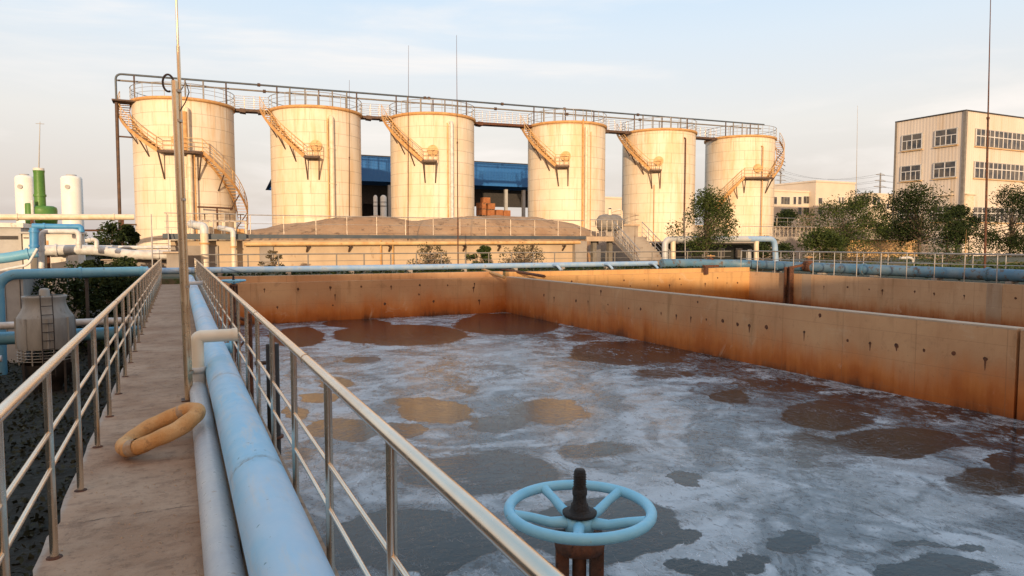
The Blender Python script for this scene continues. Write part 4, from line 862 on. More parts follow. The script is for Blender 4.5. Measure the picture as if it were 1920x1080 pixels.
for px, lab in ((709, 'left one of two small roof ventilators on the blue shed'), (722, 'right one of two small roof ventilators on the blue shed')):
    q = atY(px, 292, 96); tt = thing('roof_ventilator', (q.x, 96, 12.5), lab, 'ventilator', 'roof ventilators on the shed')
    m = MB(); m.tube([(q.x, 96, 12.5), (q.x, 96, 13.0)], .25, 10); m.build('neck', 'galvanised', tt)
    m = MB(); m.lathe([(.25, -.35), (.5, -.15), (.55, .1), (.35, .4), (0, .5)], (q.x, 96, 13.3), 14); m.build('turbine', 'galvanised', tt)
for px, lab in ((704, 'narrow white silo under the blue shed roof, left of two'), (719, 'wider white silo under the blue shed roof, right of two')):
    a_, b_ = atY(px-(4 if px < 710 else 6), 366, 85.2), atY(px+(4 if px < 710 else 6), 403, 85.2); x = (a_.x+b_.x)/2; rr_ = (b_.x-a_.x)/2
    tt = thing('small_silo', (x, 85.2, -3.5), lab, 'silo', 'white silos under the shed'); m = MB(); m.lathe([(rr_, -3.5), (rr_, a_.z-.2), (rr_*.5, a_.z), (0, a_.z+.05)], (x, 85.2, 0), 20); m.build('body', 'storage_white', tt)
    m = MB(); m.lathe([(rr_*1.05, b_.z+1.0), (rr_*1.05, b_.z+1.15)], (x, 85.2, 0), 20); m.lathe([(rr_*1.05, a_.z-.9), (rr_*1.05, a_.z-.8)], (x, 85.2, 0), 20); m.build('hoop', 'grey_panel', tt)
rr = random.Random(8); q0 = atY(893, 405, 85)
for k in range(7):
    px = (902, 918, 934, 902, 919, 910, 948)[k]; py = (398, 399, 399, 386, 387, 376, 400)[k]; q = atY(px, py, 84.6)
    tt = thing('brick_pallet', (q.x, 84.6, q.z), ('orange brick pallet in the %s of the stack under the shed' % ('bottom left', 'bottom middle', 'bottom right', 'second row left', 'second row right', 'top row', 'low outer right')[k]), 'pallet', 'orange pallets under the shed')
    m = MB(); m.box((q.x-.5, 84.1, q.z-.38), (q.x+.5, 85.1, q.z+.38)); m.build('load', 'brick_orange', tt)
    m = MB(); 
    for s in (-.4, 0, .4): m.box((q.x+s-.06, 84.08, q.z-.5), (q.x+s+.06, 85.12, q.z-.384))
    m.build('pallet_base', 'bark', tt)
m = MB(); a_, b_ = atY(890, 405, 84), atY(955, 405, 84); m.box((a_.x-3, 83.5, -3.5), (b_.x+3, 85.6, a_.z-.05)); tag(m.build('storage_plinth', 'concrete_grey', None, (a_.x, 84, -3.5)), 'concrete plinth carrying the orange pallets under the shed', 'plinth')
# ================================================================== LEFT DISTANCE
for (x0, x1, yt), lab in (((25, 66, 328), 'tall white storage cylinder left of the green scrubber'), ((111, 156, 329), 'tall white storage cylinder right of the green scrubber')):
    a_, b_ = atY(x0, yt, 92), atY(x1, yt, 92); x = (a_.x+b_.x)/2; r_ = (b_.x-a_.x)/2*.92; tt = thing('white_silo', (x, 92, -3.5), lab, 'tank', 'white cylinders on the left')
    m = MB(); m.lathe([(r_, -3.5), (r_, a_.z-.35), (r_*.9, a_.z-.12), (r_*.5, a_.z), (0, a_.z+.05)], (x, 92, 0), 40); m.build('shell', 'storage_white', tt)
    m = MB(); m.tube([(x-.3, 92-r_, a_.z-1.3), (x-.3, 92-r_-.12, a_.z-1.3)], .25, 12); m.build('emblem_plate', 'grey_panel', tt)
    m = MB(); m.lathe([(r_*.5, .0), (r_*.5, .12), (0, .14)], (x, 92, a_.z+.0), 16); m.build('hatch', 'grey_panel', tt)
G = lambda px, py, Y=58: atY(px, py, Y)
t = thing('scrubber_tower', tuple(G(77, 440)), 'green plastic scrubber tower with a tall chimney and thin mast', 'tower')
c0 = G(77, 418); zt, zm, zb = G(77, 320).z, G(77, 385).z, G(77, 445).z; x = c0.x
m = MB(); m.lathe([(.35, zm-.6), (.33, zt-.2), (.36, zt)], (x, 58, 0), 24); m.lathe([(.39, zm+.6), (.39, zm+.75)], (x, 58, 0), 24); m.build('chimney', 'green_plastic', t)
m = MB(); m.lathe([(.34, 0), (.34, .18)], (x, 58, zt-.02), 20); m.build('chimney_cap', 'white_paint', t)
zb2 = G(77, 424).z
m = MB(); xv = G(82, 400).x; m.lathe([(.0, zm-.02), (.6, zm-.05), (.78, zm-.15), (.82, zm-.32), (.82, zm-.8), (.86, zm-.82), (.86, zm-.9), (.82, zm-.92), (.76, zb2)], (xv, 58, 0), 28); m.build('vessel', 'green_plastic', t)
m = MB(); q = G(57, 384); m.lathe([(.0, .1), (.2, .08), (.24, 0), (.24, zb2-q.z)], (q.x, 57.4, q.z), 16); m.build('duct', 'green_plastic', t)
m = MB(); m.box((x-1.1, 57.0, -3.5), (x+1.2, 59, zb2)); m.build('base_frame', 'dark_frame', t)
m = MB(); m.tube([(x, 58, zt), G(75, 228)], [.05, .02], 6); q = G(75, 232); m.tube([q-Vector((.25, 0, 0)), q+Vector((.25, 0, 0))], .02, 5); m.build('mast', 'grey_panel', t)
m = MB(); q = G(64, 385); m.tube(elbow([(q.x, 57.3, q.z+.3), (q.x, 57.3, q.z-1.4), (q.x+1.6, 57.3, q.z-1.5)], .3), .12, 10); m.build('white_duct', 'pipe_white', t)
def run(name, label, pts, r, mat, Y, er=.3, cat='pipe', seg=16, extra=None, group=None):
    """a pipe thing: the run itself plus collars"""
    P3 = [atY(p[0], p[1], Y if len(p) < 3 else p[2]) for p in pts]; t = thing(name, tuple(P3[0]), label, cat, group)
    m = MB(); m.tube(elbow(P3, er), r, seg); m.build('pipe_body', mat, t)
    m = MB(); q = P3[0].lerp(P3[1], .5); d_ = (P3[1]-P3[0]).normalized(); m.tube([q-d_*.05, q+d_*.05], r*1.22, seg); m.build('flange', mat, t); m = MB(); q = P3[-1].lerp(P3[-2], .3); d_ = (P3[-1]-P3[-2]).normalized(); m.tube([q-d_*.05, q+d_*.05], r*1.22, seg); m.build('flange', mat, t)
    if extra:
        for px, py0, py1, w_ in extra:
            a_, b_ = atY(px, py0, Y), atY(px, py1, Y); m = MB(); m.bar(b_, a_, w_, w_); m.build('support_post', 'rust_dark', t)
    return t
run('overhead_pipe', 'cream overhead pipe crossing at the height of the green scrubber base', [(-60, 407), (120, 407), (252, 407)], .20, 'pipe_cream', 55, extra=[(230, 411, 500, .16), (60, 411, 500, .16)])
run('overhead_pipe', 'thin rusty pipe below the cream overhead pipe left of the big tank', [(150, 432), (235, 432), (250, 432)], .07, 'rust_dark', 56)
run('insulated_pipe', 'thick white insulated pipe in front of the white shed on the left', [(60, 470), (150, 468), (200, 470), (240, 478), (320, 478)], .27, 'pipe_white', 43, er=2)
run('insulated_pipe', 'thinner white pipe above the thick insulated pipe near the walkway end', [(180, 463), (240, 464), (320, 464)], .10, 'pipe_white', 44, er=.5)
run('process_pipe', 'thick grey blue pipe entering at the far left edge under the white hut', [(-60, 489), (10, 484), (70, 473)], .24, 'pipe_blue_shaded', 40, er=.35)
run('process_pipe', 'short saturated blue standpipe left of the white pipe frame', [(64, 472), (64, 450), (64, 427)], .19, 'paint_blue', 40.3, er=.1)
run('process_pipe', 'small white pipe frame in front of the white box, left of the green bush', [(78, 503), (78, 434), (148, 434), (148, 466)], .13, 'pipe_white', 41, er=.25)
run('process_pipe', 'blue pipe manifold along the top of the white box', [(60, 424), (105, 425), (152, 425), (152, 436)], .14, 'paint_blue', 42, er=.25)
run('process_pipe', 'white hooked pipe at the right side of the white box', [(160, 452), (176, 449), (181, 452), (181, 466)], .11, 'pipe_white', 41, er=.3)
run('process_pipe', 'thin slanting white pipe left of the white pipe frame', [(-20, 512), (15, 504), (52, 497), (70, 466)], .06, 'pipe_white', 39, er=.2)
t_ = thing('blue_process_pipe', (-5.5, 33, -3.5), 'blue pipe leaving the walkway end to the left and turning down', 'pipe')
m = MB(); m.tube(elbow([(-1.15, 33, .47), (-5.95, 33, .43), (-6.35, 33, .1), (-6.38, 33, -3.5)], .55, 8), .20, 22); m.build('pipe_body', 'pipe_blue_shaded', t_)
for x in (-1.4, -3.6):
    m = MB(); m.tube([(x-.05, 33, .45), (x+.05, 33, .45)], .235, 20); m.build('flange', 'pipe_blue_shaded', t_)
m = MB(); m.bar((-3.4, 33.1, -3.5), (-3.4, 33.1, .26), .12, .12); m.build('support_post', 'dark_frame', t_)
# white hut and box
def hut(name, label, px0, py0, px1, py1, Y, dep, wall, roofmat, roofh, cat='hut', win=None, zb=-3.5):
    a_, b_ = atY(px0, py0, Y), atY(px1, py1, Y); zb = zb if zb is not None else b_.z
    t = thing(name, (a_.x, Y, zb), label, cat); m = MB(); m.box((a_.x, Y, zb), (b_.x, Y+dep, a_.z)); m.build('wall', wall, t)
    m = MB(); m.box((a_.x-.15, Y-.2, a_.z+.003), (b_.x+.15, Y+dep+.2, a_.z+roofh)); m.build('roof', roofmat, t)
    for w in (win or []):
        p, q = atY(w[0], w[1], Y), atY(w[2], w[3], Y); m = MB(); m.box((p.x, Y-.03, q.z), (q.x, Y-.002, p.z)); m.build('window' if len(w) < 5 else w[4], 'glass_dark' if len(w) < 5 else w[5], t)
    return t
hut('site_hut', 'white hut with a grey stripe at the far left edge', -60, 426, 42, 500, 46, 5, 'grey_panel', 'white_paint', .25, win=[(-50, 442, 34, 449, 'stripe', 'dark_frame')])
hut('equipment_box', 'white equipment box with a rusty hinge behind the white pipe frame', 86, 438, 146, 466, 45, 3, 'white_paint', 'white_paint', .12, cat='box', win=[(87, 451, 91, 463, 'hinge', 'rust_orange')])
hut('equipment_box', 'small white box between the hut and the blue standpipe', 42, 438, 56, 470, 45.5, 2, 'white_paint', 'grey_panel', .1, cat='box', win=[(44, 445, 54, 447, 'vent_slot', 'dark_frame')])
hut('brick_pier', 'pale wall pier under the thick insulated pipe', 95, 480, 125, 520, 43.6, .8, 'white_paint', 'cap_concrete', .06, cat='pier', win=[(88, 480, 96, 520, 'rusty_panel', 'rust_dark')])
hut('left_building', 'pale panelled wall behind the blue pipe at the left edge', -40, 521, 48, 640, 36, 5, 'grey_panel', 'concrete_grey', .1, cat='building', win=[(9, 524, 15, 640, 'gap', 'dark_frame'), (38, 524, 42, 640, 'gap', 'dark_frame')])
hut('low_block_wall', 'low brown block wall in the shade at the walkway end', 195, 488, 330, 505, 44.5, .4, 'concrete_grey', 'cap_concrete', .05, cat='wall')
hut('brick_box', 'small grey brick chamber where the walkway meets the far pipe', 312, 475, 345, 500, 37, 1.2, 'concrete_grey', 'cap_concrete', .08, cat='chamber', zb=.2)
# cooling tower
ct = Vector((-4.22, 28.7, 0)); t = thing('cooling_tower', (ct.x, ct.y, -3.5), 'round grey cooling tower with a ladder standing in the dark pit', 'cooling tower')
m = MB(); m.lathe([(.83, -1.98), (.85, -1.9), (.86, -1.35), (.85, -.92), (.83, -.88), (.72, -.70), (.64, -.5), (.62, -.34), (.67, -.22), (.67, -.17), (.58, -.17)], (ct.x, ct.y, 0), 40)
for k in range(8):
    a = 2*PI*k/8+.2; m.bar((ct.x+0.865*math.cos(a), ct.y+0.865*math.sin(a), -1.95), (ct.x+0.865*math.cos(a), ct.y+0.865*math.sin(a), -.9), .05, .05)
m.build('casing', 'tower_plastic', t)
m = MB()
for z in (-2.08, -2.18, -2.28, -2.38): m.lathe([(.81, 0), (.87, .012), (.81, .024)], (ct.x, ct.y, z), 36)
for k in range(16): a = 2*PI*k/16; m.bar((ct.x+0.82*math.cos(a), ct.y+0.82*math.sin(a), -2.5), (ct.x+0.82*math.cos(a), ct.y+0.82*math.sin(a), -1.96), .04, .04)
m.build('louvre', 'tower_plastic', t)
m = MB(); m.lathe([(.78, -2.5), (.7, -2.95), (.5, -3.1), (.4, -3.5)], (ct.x, ct.y, 0), 32)
m.build('sump', 'dark_frame', t)
for k in range(4): 
    a = PI/4+k*PI/2; m = MB(); m.bar((ct.x+0.84*math.cos(a), ct.y+0.84*math.sin(a), -3.5), (ct.x+0.84*math.cos(a), ct.y+0.84*math.sin(a), -2.4), .07, .07); m.build('leg', 'dark_frame', t)
m = MB(); m.lathe([(.16, -.3), (.16, .02), (.12, .08), (0, .1)], (ct.x, ct.y, 0), 14); m.bar((ct.x-.6, ct.y, -.2), (ct.x+.6, ct.y, -.2), .06, .06); m.bar((ct.x, ct.y-.6, -.2), (ct.x, ct.y+.6, -.2), .06, .06); m.lathe([(.56, -.22), (.56, -.2), (.1, -.2)], (ct.x, ct.y, 0), 30); m.build('fan_motor', 'tower_plastic', t)
m = MB(); A = math.atan2(-ct.y, -ct.x)+.06
for s in (-.17, .17):
    pts = [(ct.x+r_*math.cos(A)-s*math.sin(A), ct.y+r_*math.sin(A)+s*math.cos(A), z) for r_, z in ((.93, -2.9), (.93, -.9), (.74, -.45), (.72, -.1))]; m.tube(pts, .018, 6)
for k in range(9):
    z = -2.8+k*.29; r_ = .93 if z < -.9 else np.interp(z, [-.9, -.45], [.93, .74]); m.tube([(ct.x+r_*math.cos(A)+s*-math.sin(A), ct.y+r_*math.sin(A)+s*math.cos(A), z) for s in (-.17, .17)], .014, 5)
m.build('ladder', 'dark_frame', t)
def pitpipe(label, y, z, x0, x1, r, mat):
    t = thing('pit_pipe', (x0, y, z), label, 'pipe'); m = MB(); m.tube([(x0, y, z), (x1, y, z)], r, 16); m.build('pipe_body', mat, t)
    for xa in ((x0+x1)/2, x1-.25): m = MB(); m.tube([(xa-.05, y, z), (xa+.05, y, z)], r*1.25, 16); m.build('flange', mat, t)
    for xa in (x0+.7, x1-.7): m = MB(); m.box((xa-.1, y-.1, -3.5), (xa+.1, y+.1, z-r)); m.build('support_block', 'dark_frame', t)
pitpipe('white pipe passing behind the cooling tower, upper of the pair', 30.6, atY(170, 604, 30.6).z, -9, -1.1, .14, 'pipe_white')
pitpipe('thick blue pipe passing behind the cooling tower, below the white one', 31.0, atY(200, 625, 31.0).z, -9, -1.1, .24, 'pipe_blue_shaded')
pitpipe('white pipe low at the left edge beside the cooling tower louvres', 27.6, atY(10, 648, 27.6).z, -9, -5.4, .10, 'pipe_white')
pitpipe('white pipe on the ground at the left edge below the cooling tower', 25.5, atY(10, 672, 25.5).z, -9, -4.9, .10, 'pipe_grey')
# ================================================================== FACTORY BLOCK (right)
fx, fy, fyb, ftop = 91.37, 55.9, 65.45, 18.55
t = thing('factory_block', (fx, fy, -3.5), 'three storey cream clad factory block at the right edge', 'building')
m = MB(); m.box((fx, fy, -3.5), (fx+60, fyb, ftop)); m.build('wall', 'cladding', t)
m = MB(); m.box((fx-.12, fy-.12, ftop), (fx+60.1, fyb+.12, ftop+.15)); m.build('roof', 'dark_frame', t)
m = MB(); m.box((fx-.14, fy-.14, -3.5), (fx+.22, fy+.22, ftop-.004)); m.box((fx-.12, fyb-.18, -3.5), (fx+.1, fyb+.1, ftop-.004)); m.build('corner_trim', 'dull_grey', t)
def window_x(y0, y1, z0, z1, nb):   # on the face normal to X
    m = MB(); m.box((fx-.10, y0-.1, z0-.1), (fx-.003, y1+.1, z1+.1)); w = m.build('window', 'grey_panel', t)
    m = MB(); m.box((fx-.125, y0, z0), (fx-.102, y1, z1)); m.build('pane', 'glass_dark', w)
    m = MB()
    for k in range(nb+1): y = y0+(y1-y0)*k/nb; wd = .07 if k % 2 else .12; m.box((fx-.17, y-wd/2, z0+(.0 if k % 2 == 0 else 0)), (fx-.128, y+wd/2, z1 if k % 2 == 0 else z0+(z1-z0)*.62))
    m.box((fx-.175, y0, z0+(z1-z0)*.62-.05), (fx-.127, y1, z0+(z1-z0)*.62+.05)); m.box((fx-.175, y0, z0-.03), (fx-.127, y1, z0+.06)); m.build('window_bars', 'window_frame', w)
    m = MB(); m.box((fx-.24, y0-.15, z0-.22), (fx-.003, y1+.15, z0-.104)); m.build('sill', 'rust_rail', w)
for y0, y1 in ((61.55, 64.39), (56.83, 59.72)):
    for z0, z1 in ((14.5, 16.5), (10.3, 12.25), (4.6, 6.3)): window_x(y0, y1, z0, z1, 4)
def window_y(x0, x1, z0, z1, nb):
    m = MB(); m.box((x0-.1, fy-.10, z0-.1), (x1+.1, fy-.003, z1+.1)); w = m.build('window', 'grey_panel', t)
    m = MB(); m.box((x0, fy-.125, z0), (x1, fy-.102, z1)); m.build('pane', 'glass_dark', w)
    m = MB()
    for k in range(nb+1): x = x0+(x1-x0)*k/nb; wd = .09 if k % 2 else .17; m.box((x-wd/2, fy-.17, z0), (x+wd/2, fy-.128, z1))
    m.box((x0, fy-.175, z0+(z1-z0)*.6-.06), (x1, fy-.127, z0+(z1-z0)*.6+.06)); m.build('window_bars', 'window_frame', w)
    m = MB(); m.box((x0-.15, fy-.22, z0-.22), (x1+.15, fy-.003, z0-.104)); m.build('sill', 'rust_rail', w)
for z0, z1, nb in ((14.3, 16.4, 26), (10.2, 12.2, 26), (4.5, 6.3, 26)): window_y(93.5, 119, z0, z1, nb)
m = MB(); m.box((fx-.3, fy+1.2, 7.9), (fx-.004, fy+3.2, 8.05)); m.box((fx+.4, fy-.3, 7.9), (fx+2.6, fy-.004, 8.05)); m.box((fx+.5, fy-.12, 3.5), (fx+2.3, fy-.004, 7.9)); m.build('downpipe_box', 'pipe_cream', t)
hut('low_wall', 'low sunlit orange brown wall between the bushes behind the right deck', 1590, 450, 1720, 480, 55, .5, 'rust_rail', 'cap_concrete', .08, cat='wall')
run('overhead_pipe', 'cream horizontal pipe between the round tree and the right edge tree', [(1765, 441), (1800, 440), (1850, 440)], .16, 'pipe_cream', 56, extra=[(1775, 444, 500, .2), (1815, 444, 500, .2)])
run('process_pipe', 'small white hooked pipe rising behind the right deck railing', [(1688, 484, 34), (1706, 483, 34), (1712, 486, 34), (1712, 505, 34)], .09, 'pipe_white', 34, er=.25)
# distant pale buildings
def block(name, label, px0, px1, ytop, Y, dep, mat, wins, group='pale buildings in the distance'):
    a_, b_ = atY(px0, ytop, Y), atY(px1, ytop, Y); t = thing(name, (a_.x, Y, -3.5), label, 'building', group)
    m = MB(); m.box((a_.x, Y, -3.5), (b_.x, Y+dep, a_.z)); m.build('wall', mat, t)
    m = MB(); m.box((a_.x-.2, Y-.2, a_.z+.01), (b_.x+.2, Y+dep+.2, a_.z+.4)); m.build('roof', mat, t)
    for x0, y0, x1, y1 in wins:
        p, q = atY(x0, y0, Y), atY(x1, y1, Y); m = MB(); m.box((p.x-.1, Y-.1, q.z-.1), (q.x+.1, Y-.02, p.z+.1)); w = m.build('window', 'window_frame', t)
        m = MB(); nb = max(1, int((x1-x0)/5)); 
        for k in range(nb): xa = p.x+(q.x-p.x)*k/nb+.06; xb = p.x+(q.x-p.x)*(k+1)/nb-.06; m.box((xa, Y-.16, q.z), (xb, Y-.11, p.z))
        m.build('pane', 'glass_dark', w)
    return t
block('office_building', 'low pale two storey building just right of the rightmost tank', 1440, 1529, 358, 120, 20, 'facade_far', [(1450, 369, 1456, 383), (1464, 369, 1480, 383), (1487, 369, 1492, 383), (1496, 369, 1502, 383), (1506, 368, 1527, 382), (1464, 391, 1480, 403), (1506, 389, 1527, 402), (1496, 389, 1502, 402)])
block('office_building', 'tall windowless pale block between the low building and the grey mast', 1530, 1604, 341, 118, 30, 'facade_far', [(1572, 370, 1575, 381), (1578, 370, 1581, 381), (1534, 371, 1541, 382), (1534, 390, 1541, 401)])
block('office_building', 'small pale building left of the factory block behind the pylon', 1628, 1700, 364, 140, 20, 'facade_far', [(1636, 370, 1642, 383), (1645, 371, 1649, 384), (1662, 383, 1666, 392)])
block('office_building', 'pale gable visible between the fourth and fifth tanks', 1128, 1175, 372, 130, 20, 'facade_far', [(1140, 390, 1146, 398)])
# parapet hut on the low building
q = atY(1520, 360, 122); m = MB(); m.box((q.x-1, 122, q.z-1.2), (q.x+1, 124, q.z+.6)); m.box((q.x-1.3, 121.8, q.z+.6), (q.x+1.3, 124.2, q.z+.8)); tag(m.build('roof_tank', 'dark_frame', None, (q.x, 122, q.z-1.2)), 'small dark box on the low pale building roof', 'roof box')
# pylons and wires
def pylon(px, yt, yb, Y, label):
    tp, bs = atY(px, yt, Y), atY(px, yb, Y); t = thing('pylon', (bs.x, Y, -3.5), label, 'pylon', 'power pylons'); m = MB()
    for s in (-1, 1): m.bar((tp.x+s*.9, Y, -3.5), (tp.x+s*.15, Y, tp.z), .26, .26)
    k = -3.5; i = 0
    while k < tp.z-1:
        w = lambda z: .9+(.15-.9)*(z+3.5)/(tp.z+3.5); m.bar((tp.x-w(k)*(-1)**i, Y, k), (tp.x+w(k+1.6)*(-1)**i, Y, k+1.6), .13, .13); k += 1.6; i += 1
    m.build('lattice', 'galvanised', t)
    m = MB(); 
    for j, z in enumerate((.6, 3.0, 5.4)): wv = 2.6+.5*j; m.bar((tp.x-wv, Y, tp.z-z), (tp.x+wv, Y, tp.z-z), .28, .28); m.bar((tp.x-wv, Y, tp.z-z), (tp.x, Y, tp.z-z+.8), .07, .07); m.bar((tp.x+wv, Y, tp.z-z), (tp.x, Y, tp.z-z+.8), .07, .07)
    m.build('crossarm', 'galvanised', t); return tp
t1 = pylon(1651, 325, 400, 190, 'lattice power pylon left of the factory block')
t2 = pylon(1464, 318, 400, 260, 'distant power pylon just right of the rightmost tank')
t = thing('power_lines', tuple(t1), 'thin power lines strung between the two pylons and beyond the factory', 'power lines')
for z in (.6, 3.0, 5.4):
    for s in (-2.6, 2.6):
        A_ = Vector((t1.x+s, 190, t1.z-z)); B_ = Vector((t2.x+s, 260, t2.z-z)); C_ = Vector((t1.x+120, 150, t1.z-z-2))
        m = MB()
        for U, W in ((A_, B_), (A_, C_)): m.tube([U.lerp(W, f_)-Vector((0, 0, 12*f_*(1-f_))) for f_ in np.linspace(0, 1, 10)], .035, 4, caps=False)
        m.build('wire', 'dark_frame', t)
# ================================================================== VEGETATION
def leafcloud(m, rr, c, rad, n_, size, squash=.8):
    """leaf sized faces in clumps"""
    for _ in range(n_):
        while True:
            v = Vector((rr.uniform(-1, 1), rr.uniform(-1, 1), rr.uniform(-1, 1)))
            if v.length <= 1: break
        p = Vector(c)+Vector((v.x*rad, v.y*rad, v.z*rad*squash))
        a = Vector((rr.gauss(0, 1), rr.gauss(0, 1), rr.gauss(0, .6))).normalized(); b = a.cross(Vector((rr.gauss(0, 1), rr.gauss(0, 1), rr.gauss(0, 1)))).normalized(); s = size*rr.uniform(.6, 1.3)
        m.add([p-a*s, p+b*s*.55, p+a*s, p-b*s*.55], [(0, 1, 2, 3)])
def tree(label, base, h, w, seed, mat='leaf_green', dens=1., size=.16, trunk_h=.35, cat='tree', group='trees around the plant', clumps=26, tilt=0, name='broadleaf_tree', stems=1):
    rr = random.Random(seed); x, y, z = base; t = thing(name, base, label, cat, group)
    tr = MB(); cl = []
    for st in range(stems):
        ox = rr.uniform(-.3, .3)*w*(stems > 1)*.6; top = Vector((x+tilt+ox, y, z+h*.7)); fork = Vector((x+tilt*.3+ox*.6, y, z+h*trunk_h)); tr.tube([(x+ox*.2, y, z-.1), fork, top], [h*.022+.02, h*.016+.015, .015], 8)
        for k in range(clumps//stems):
            a = rr.uniform(0, 2*PI); f_ = rr.random(); zz = trunk_h+(1-trunk_h)*(.05+.9*f_); env = math.sin(PI*min(1, .18+.80*f_))**.7; rad = w/2*env*rr.uniform(.35, 1.0)
            q = Vector((x+tilt*zz+ox+rad*math.cos(a), y+rad*math.sin(a), z+h*zz)); cl.append((q, rr.uniform(.11, .23)*w if cat != 'shrub' else rr.uniform(.08, .16)*w))
            s0 = fork.lerp(top, rr.uniform(0, .7)); mid = s0.lerp(q, .5)+Vector((0, 0, .04*h)); tr.tube([s0, mid, q], [.03+.006*h, .02, .008], 5)
    tr.build('trunk', 'bark' if cat == 'tree' else 'twig', t)
    m = MB()
    for q, r_ in cl: leafcloud(m, rr, q, r_*(1.0 if dens < .8 else 1.15), int((210 if dens > .9 else 130)*dens), size*.82)
    m.build('crown', mat, t); return t
def tr(label, pxc, yt, yb, pw, Y, seed, zb=0., **k):
    a_ = atY(pxc, yt, Y); l, r_ = atY(pxc-pw/2, yt, Y), atY(pxc+pw/2, yt, Y); return tree(label, (a_.x, Y, zb), a_.z-zb, (r_.x-l.x)*.92, seed, **k)
tr('loose green tree in front of the rightmost cream tank', 1325, 362, 500, 104, 36, 21, zb=.2, dens=1.0, size=.085, clumps=44, trunk_h=.18, tilt=.1)
tr('spreading tree left of the factory block below the grey mast', 1588, 374, 470, 110, 52, 22, zb=-.1, dens=1.2, size=.13, clumps=34, trunk_h=.2, mat='leaf_green')
tr('taller slim tree behind the grey mast between the pale buildings', 1622, 352, 470, 60, 64, 23, zb=-3.5, dens=1.3, size=.16, clumps=28, trunk_h=.3, mat='leaf_dark')
tr('big round dark tree at the left corner of the factory block', 1729, 348, 470, 96, 48, 24, zb=-.1, dens=1.6, size=.13, clumps=44, trunk_h=.2, mat='leaf_dark')
tr('small tree right of the big round one below the factory windows', 1796, 384, 470, 50, 50, 25, zb=-.1, dens=1.8, size=.13, clumps=26, trunk_h=.2, mat='leaf_dark')
tr('dense dark tree at the right edge of the picture before the factory', 1899, 360, 480, 90, 44, 26, zb=-.1, dens=1.6, size=.12, clumps=44, trunk_h=.15, mat='leaf_dark')
tr('low bush in front of the pale buildings beside the fenced platform', 1545, 436, 490, 70, 44, 29, zb=-.1, dens=1.5, size=.11, clumps=24, trunk_h=.08, mat='leaf_green', cat='bush', name='green_bush')
tr('dark bush at the right foot of the rightmost tank', 1478, 394, 430, 56, 80, 30, zb=-3.5, dens=1.6, size=.2, clumps=24, trunk_h=.3, mat='leaf_dark')
tr('dark bush under the curved blue end of the pipe loop', 1430, 452, 495, 80, 44, 31, zb=.1, dens=1.6, size=.11, clumps=18, trunk_h=.05, mat='leaf_dark', cat='bush', name='green_bush')
tr('dark bush behind the underside of the service deck', 1125, 445, 495, 70, 46.5, 32, zb=.1, dens=1.5, size=.11, clumps=16, trunk_h=.05, mat='leaf_dark', cat='bush', name='green_bush')
tr('dark bush behind the riser pipe left of the big tank', 205, 416, 470, 96, 52, 33, zb=-3.5, dens=.7, size=.12, clumps=44, trunk_h=.35, mat='leaf_dark')
tr('second dark bush touching the left side of the big tank', 240, 424, 470, 56, 54, 34, zb=-3.5, dens=1.6, size=.14, clumps=20, trunk_h=.4, mat='leaf_dark')
tr('dark creeping bush hanging round the insulated pipe near the walkway end', 225, 482, 530, 100, 41.6, 35, zb=-3.5, dens=1.5, size=.11, clumps=28, trunk_h=.35, mat='leaf_dark', cat='bush', name='green_bush')
tr('dark bush beneath the left pipes beside the pier', 160, 487, 530, 60, 41.2, 36, zb=-3.5, dens=1.4, size=.11, clumps=20, trunk_h=.35, mat='leaf_dark', cat='bush', name='green_bush')
tr('half dry shrub before the left part of the long wall', 512, 470, 505, 58, 35, 41, zb=.2, dens=.28, size=.07, clumps=22, trunk_h=.1, mat='leaf_dry', cat='shrub', name='dry_shrub', group='dry shrubs before the long wall', stems=4)
tr('wide dry shrub left of the taller thin mast', 812, 457, 505, 84, 34.2, 42, zb=.2, dens=.25, size=.07, clumps=34, trunk_h=.08, mat='leaf_dry', cat='shrub', name='dry_shrub', group='dry shrubs before the long wall', stems=6)
tr('greener shrub just right of the taller thin mast', 900, 462, 505, 62, 34.6, 43, zb=.2, dens=1.0, size=.07, clumps=18, trunk_h=.08, mat='leaf_green', cat='shrub', name='dry_shrub', group='dry shrubs before the long wall', stems=4)
tr('rightmost dry shrub before the long wall', 985, 462, 505, 110, 34.8, 44, zb=.2, dens=.3, size=.07, clumps=36, trunk_h=.08, mat='leaf_dry', cat='shrub', name='dry_shrub', group='dry shrubs before the long wall', stems=6)
tr('low plants behind the right deck railing under the round tree', 1610, 470, 500, 120, 36, 45, zb=0, dens=.5, size=.09, clumps=26, trunk_h=.08, mat='leaf_dry', cat='shrub', name='dry_shrub', stems=5)
tr('low green plants behind the right deck railing near the right edge', 1770, 470, 500, 120, 34, 46, zb=0, dens=.7, size=.09, clumps=30, trunk_h=.05, mat='leaf_green', cat='bush', name='green_bush', stems=3)
# weeds along the foot of the far pipe, ground cover in the pit and a far treeline
rr = random.Random(61); m = MB()
for _ in range(1500):
    x = rr.uniform(1, 29); 
    if rr.random() > .35+.6*float(vnoise(np.array(x*.8), np.array(1.), 4)): continue
    leafcloud(m, rr, (x, rr.uniform(31.3, 34), .28), .1, 5, .06, .7)
tag(m.build('weeds', 'leaf_dark', None, (15, 32, .2)), 'weeds growing along the far edge of the basin', 'weeds', kind='stuff')
m = MB()
for _ in range(2600):
    x = rr.uniform(-14, -.9); y = rr.uniform(5, 44); leafcloud(m, rr, (x, y, -3.45), .4, 11, .07, .4)
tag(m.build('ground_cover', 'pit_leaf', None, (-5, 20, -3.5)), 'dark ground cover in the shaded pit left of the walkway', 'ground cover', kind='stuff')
m = MB()
for _ in range(900):
    x = rr.uniform(31.8, 60); y = rr.uniform(16, 40); leafcloud(m, rr, (x, y, .1), .35, 7, .12, .5)
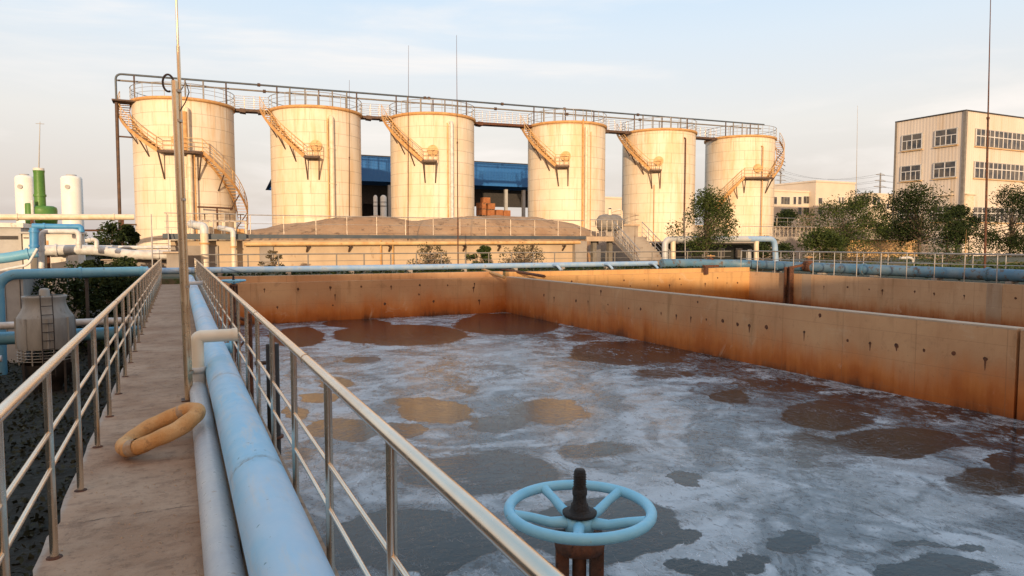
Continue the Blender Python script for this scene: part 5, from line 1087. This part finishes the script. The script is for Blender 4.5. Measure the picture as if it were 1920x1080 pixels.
tag(m.build('ground_cover', 'leaf_green', None, (40, 25, 0)), 'low green ground cover beyond the right deck', 'ground cover', kind='stuff')
m = MB()
for _ in range(1500):
    x = rr.uniform(-10.5, -1.0); y = rr.uniform(37.2, 41); top = -.1+.9*float(vnoise(np.array(x*.9), np.array(y*.5), 8)); z = rr.uniform(-3.4, top)
    if x < -6.2 and y < 41: continue
    leafcloud(m, rr, (x, y, z), .35, 12, .09, .8)
tag(m.build('undergrowth', 'leaf_dark', None, (-5, 38, -3.5)), 'dark undergrowth filling the slope behind the blue pipe left of the walkway', 'undergrowth', kind='stuff')
m = MB()
for k in range(420):
    a = math.radians(-20+k*.23); dd = rr.uniform(300, 360); h = rr.uniform(6, 11); leafcloud(m, rr, (dd*math.sin(a), dd*math.cos(a), -3.5+h*.5), h*.55, 26, 1.3, 1)
tag(m.build('treeline', 'leaf_dark', None, (100, 300, -3.5)), 'low far treeline on the horizon', 'treeline', kind='stuff')
# ================================================================== unseen hall added behind the viewpoint to cast the evening shade
S = Vector((math.sin(SUN_AZ), math.cos(SUN_AZ), 0)); N = Vector((-S.y, S.x, 0)); DB = 30.; HB = 4.72+math.tan(el)*DB
t = thing('shade_hall', tuple(S*DB+Vector((0, 0, -3.5))), 'long plain unseen hall added behind the viewpoint to shade the foreground', 'building')
def obox(mb, u0, u1, v0, v1, z0, z1):
    vs = [S*(DB+u)+N*v+Vector((0, 0, z)) for z in (z0, z1) for u, v in ((u0, v0), (u1, v0), (u1, v1), (u0, v1))]
    mb.add(vs, [(0, 1, 2, 3), (7, 6, 5, 4), (0, 4, 5, 1), (1, 5, 6, 2), (2, 6, 7, 3), (3, 7, 4, 0)])
m = MB(); obox(m, 0, 10, -60, 60, -3.5, HB-.3); m.build('wall', 'concrete_grey', t)
m = MB(); obox(m, -.3, 10.3, -60.3, 60.3, HB-.29, HB); m.build('roof', 'dark_frame', t)
for v in range(-56, 56, 8):
    m = MB(); obox(m, -.12, -.01, v, v+3.6, HB-4.5, HB-2.2); m.build('window', 'glass_dark', t)
for o in bpy.data.objects:
    if 'org' in o: del o['org']
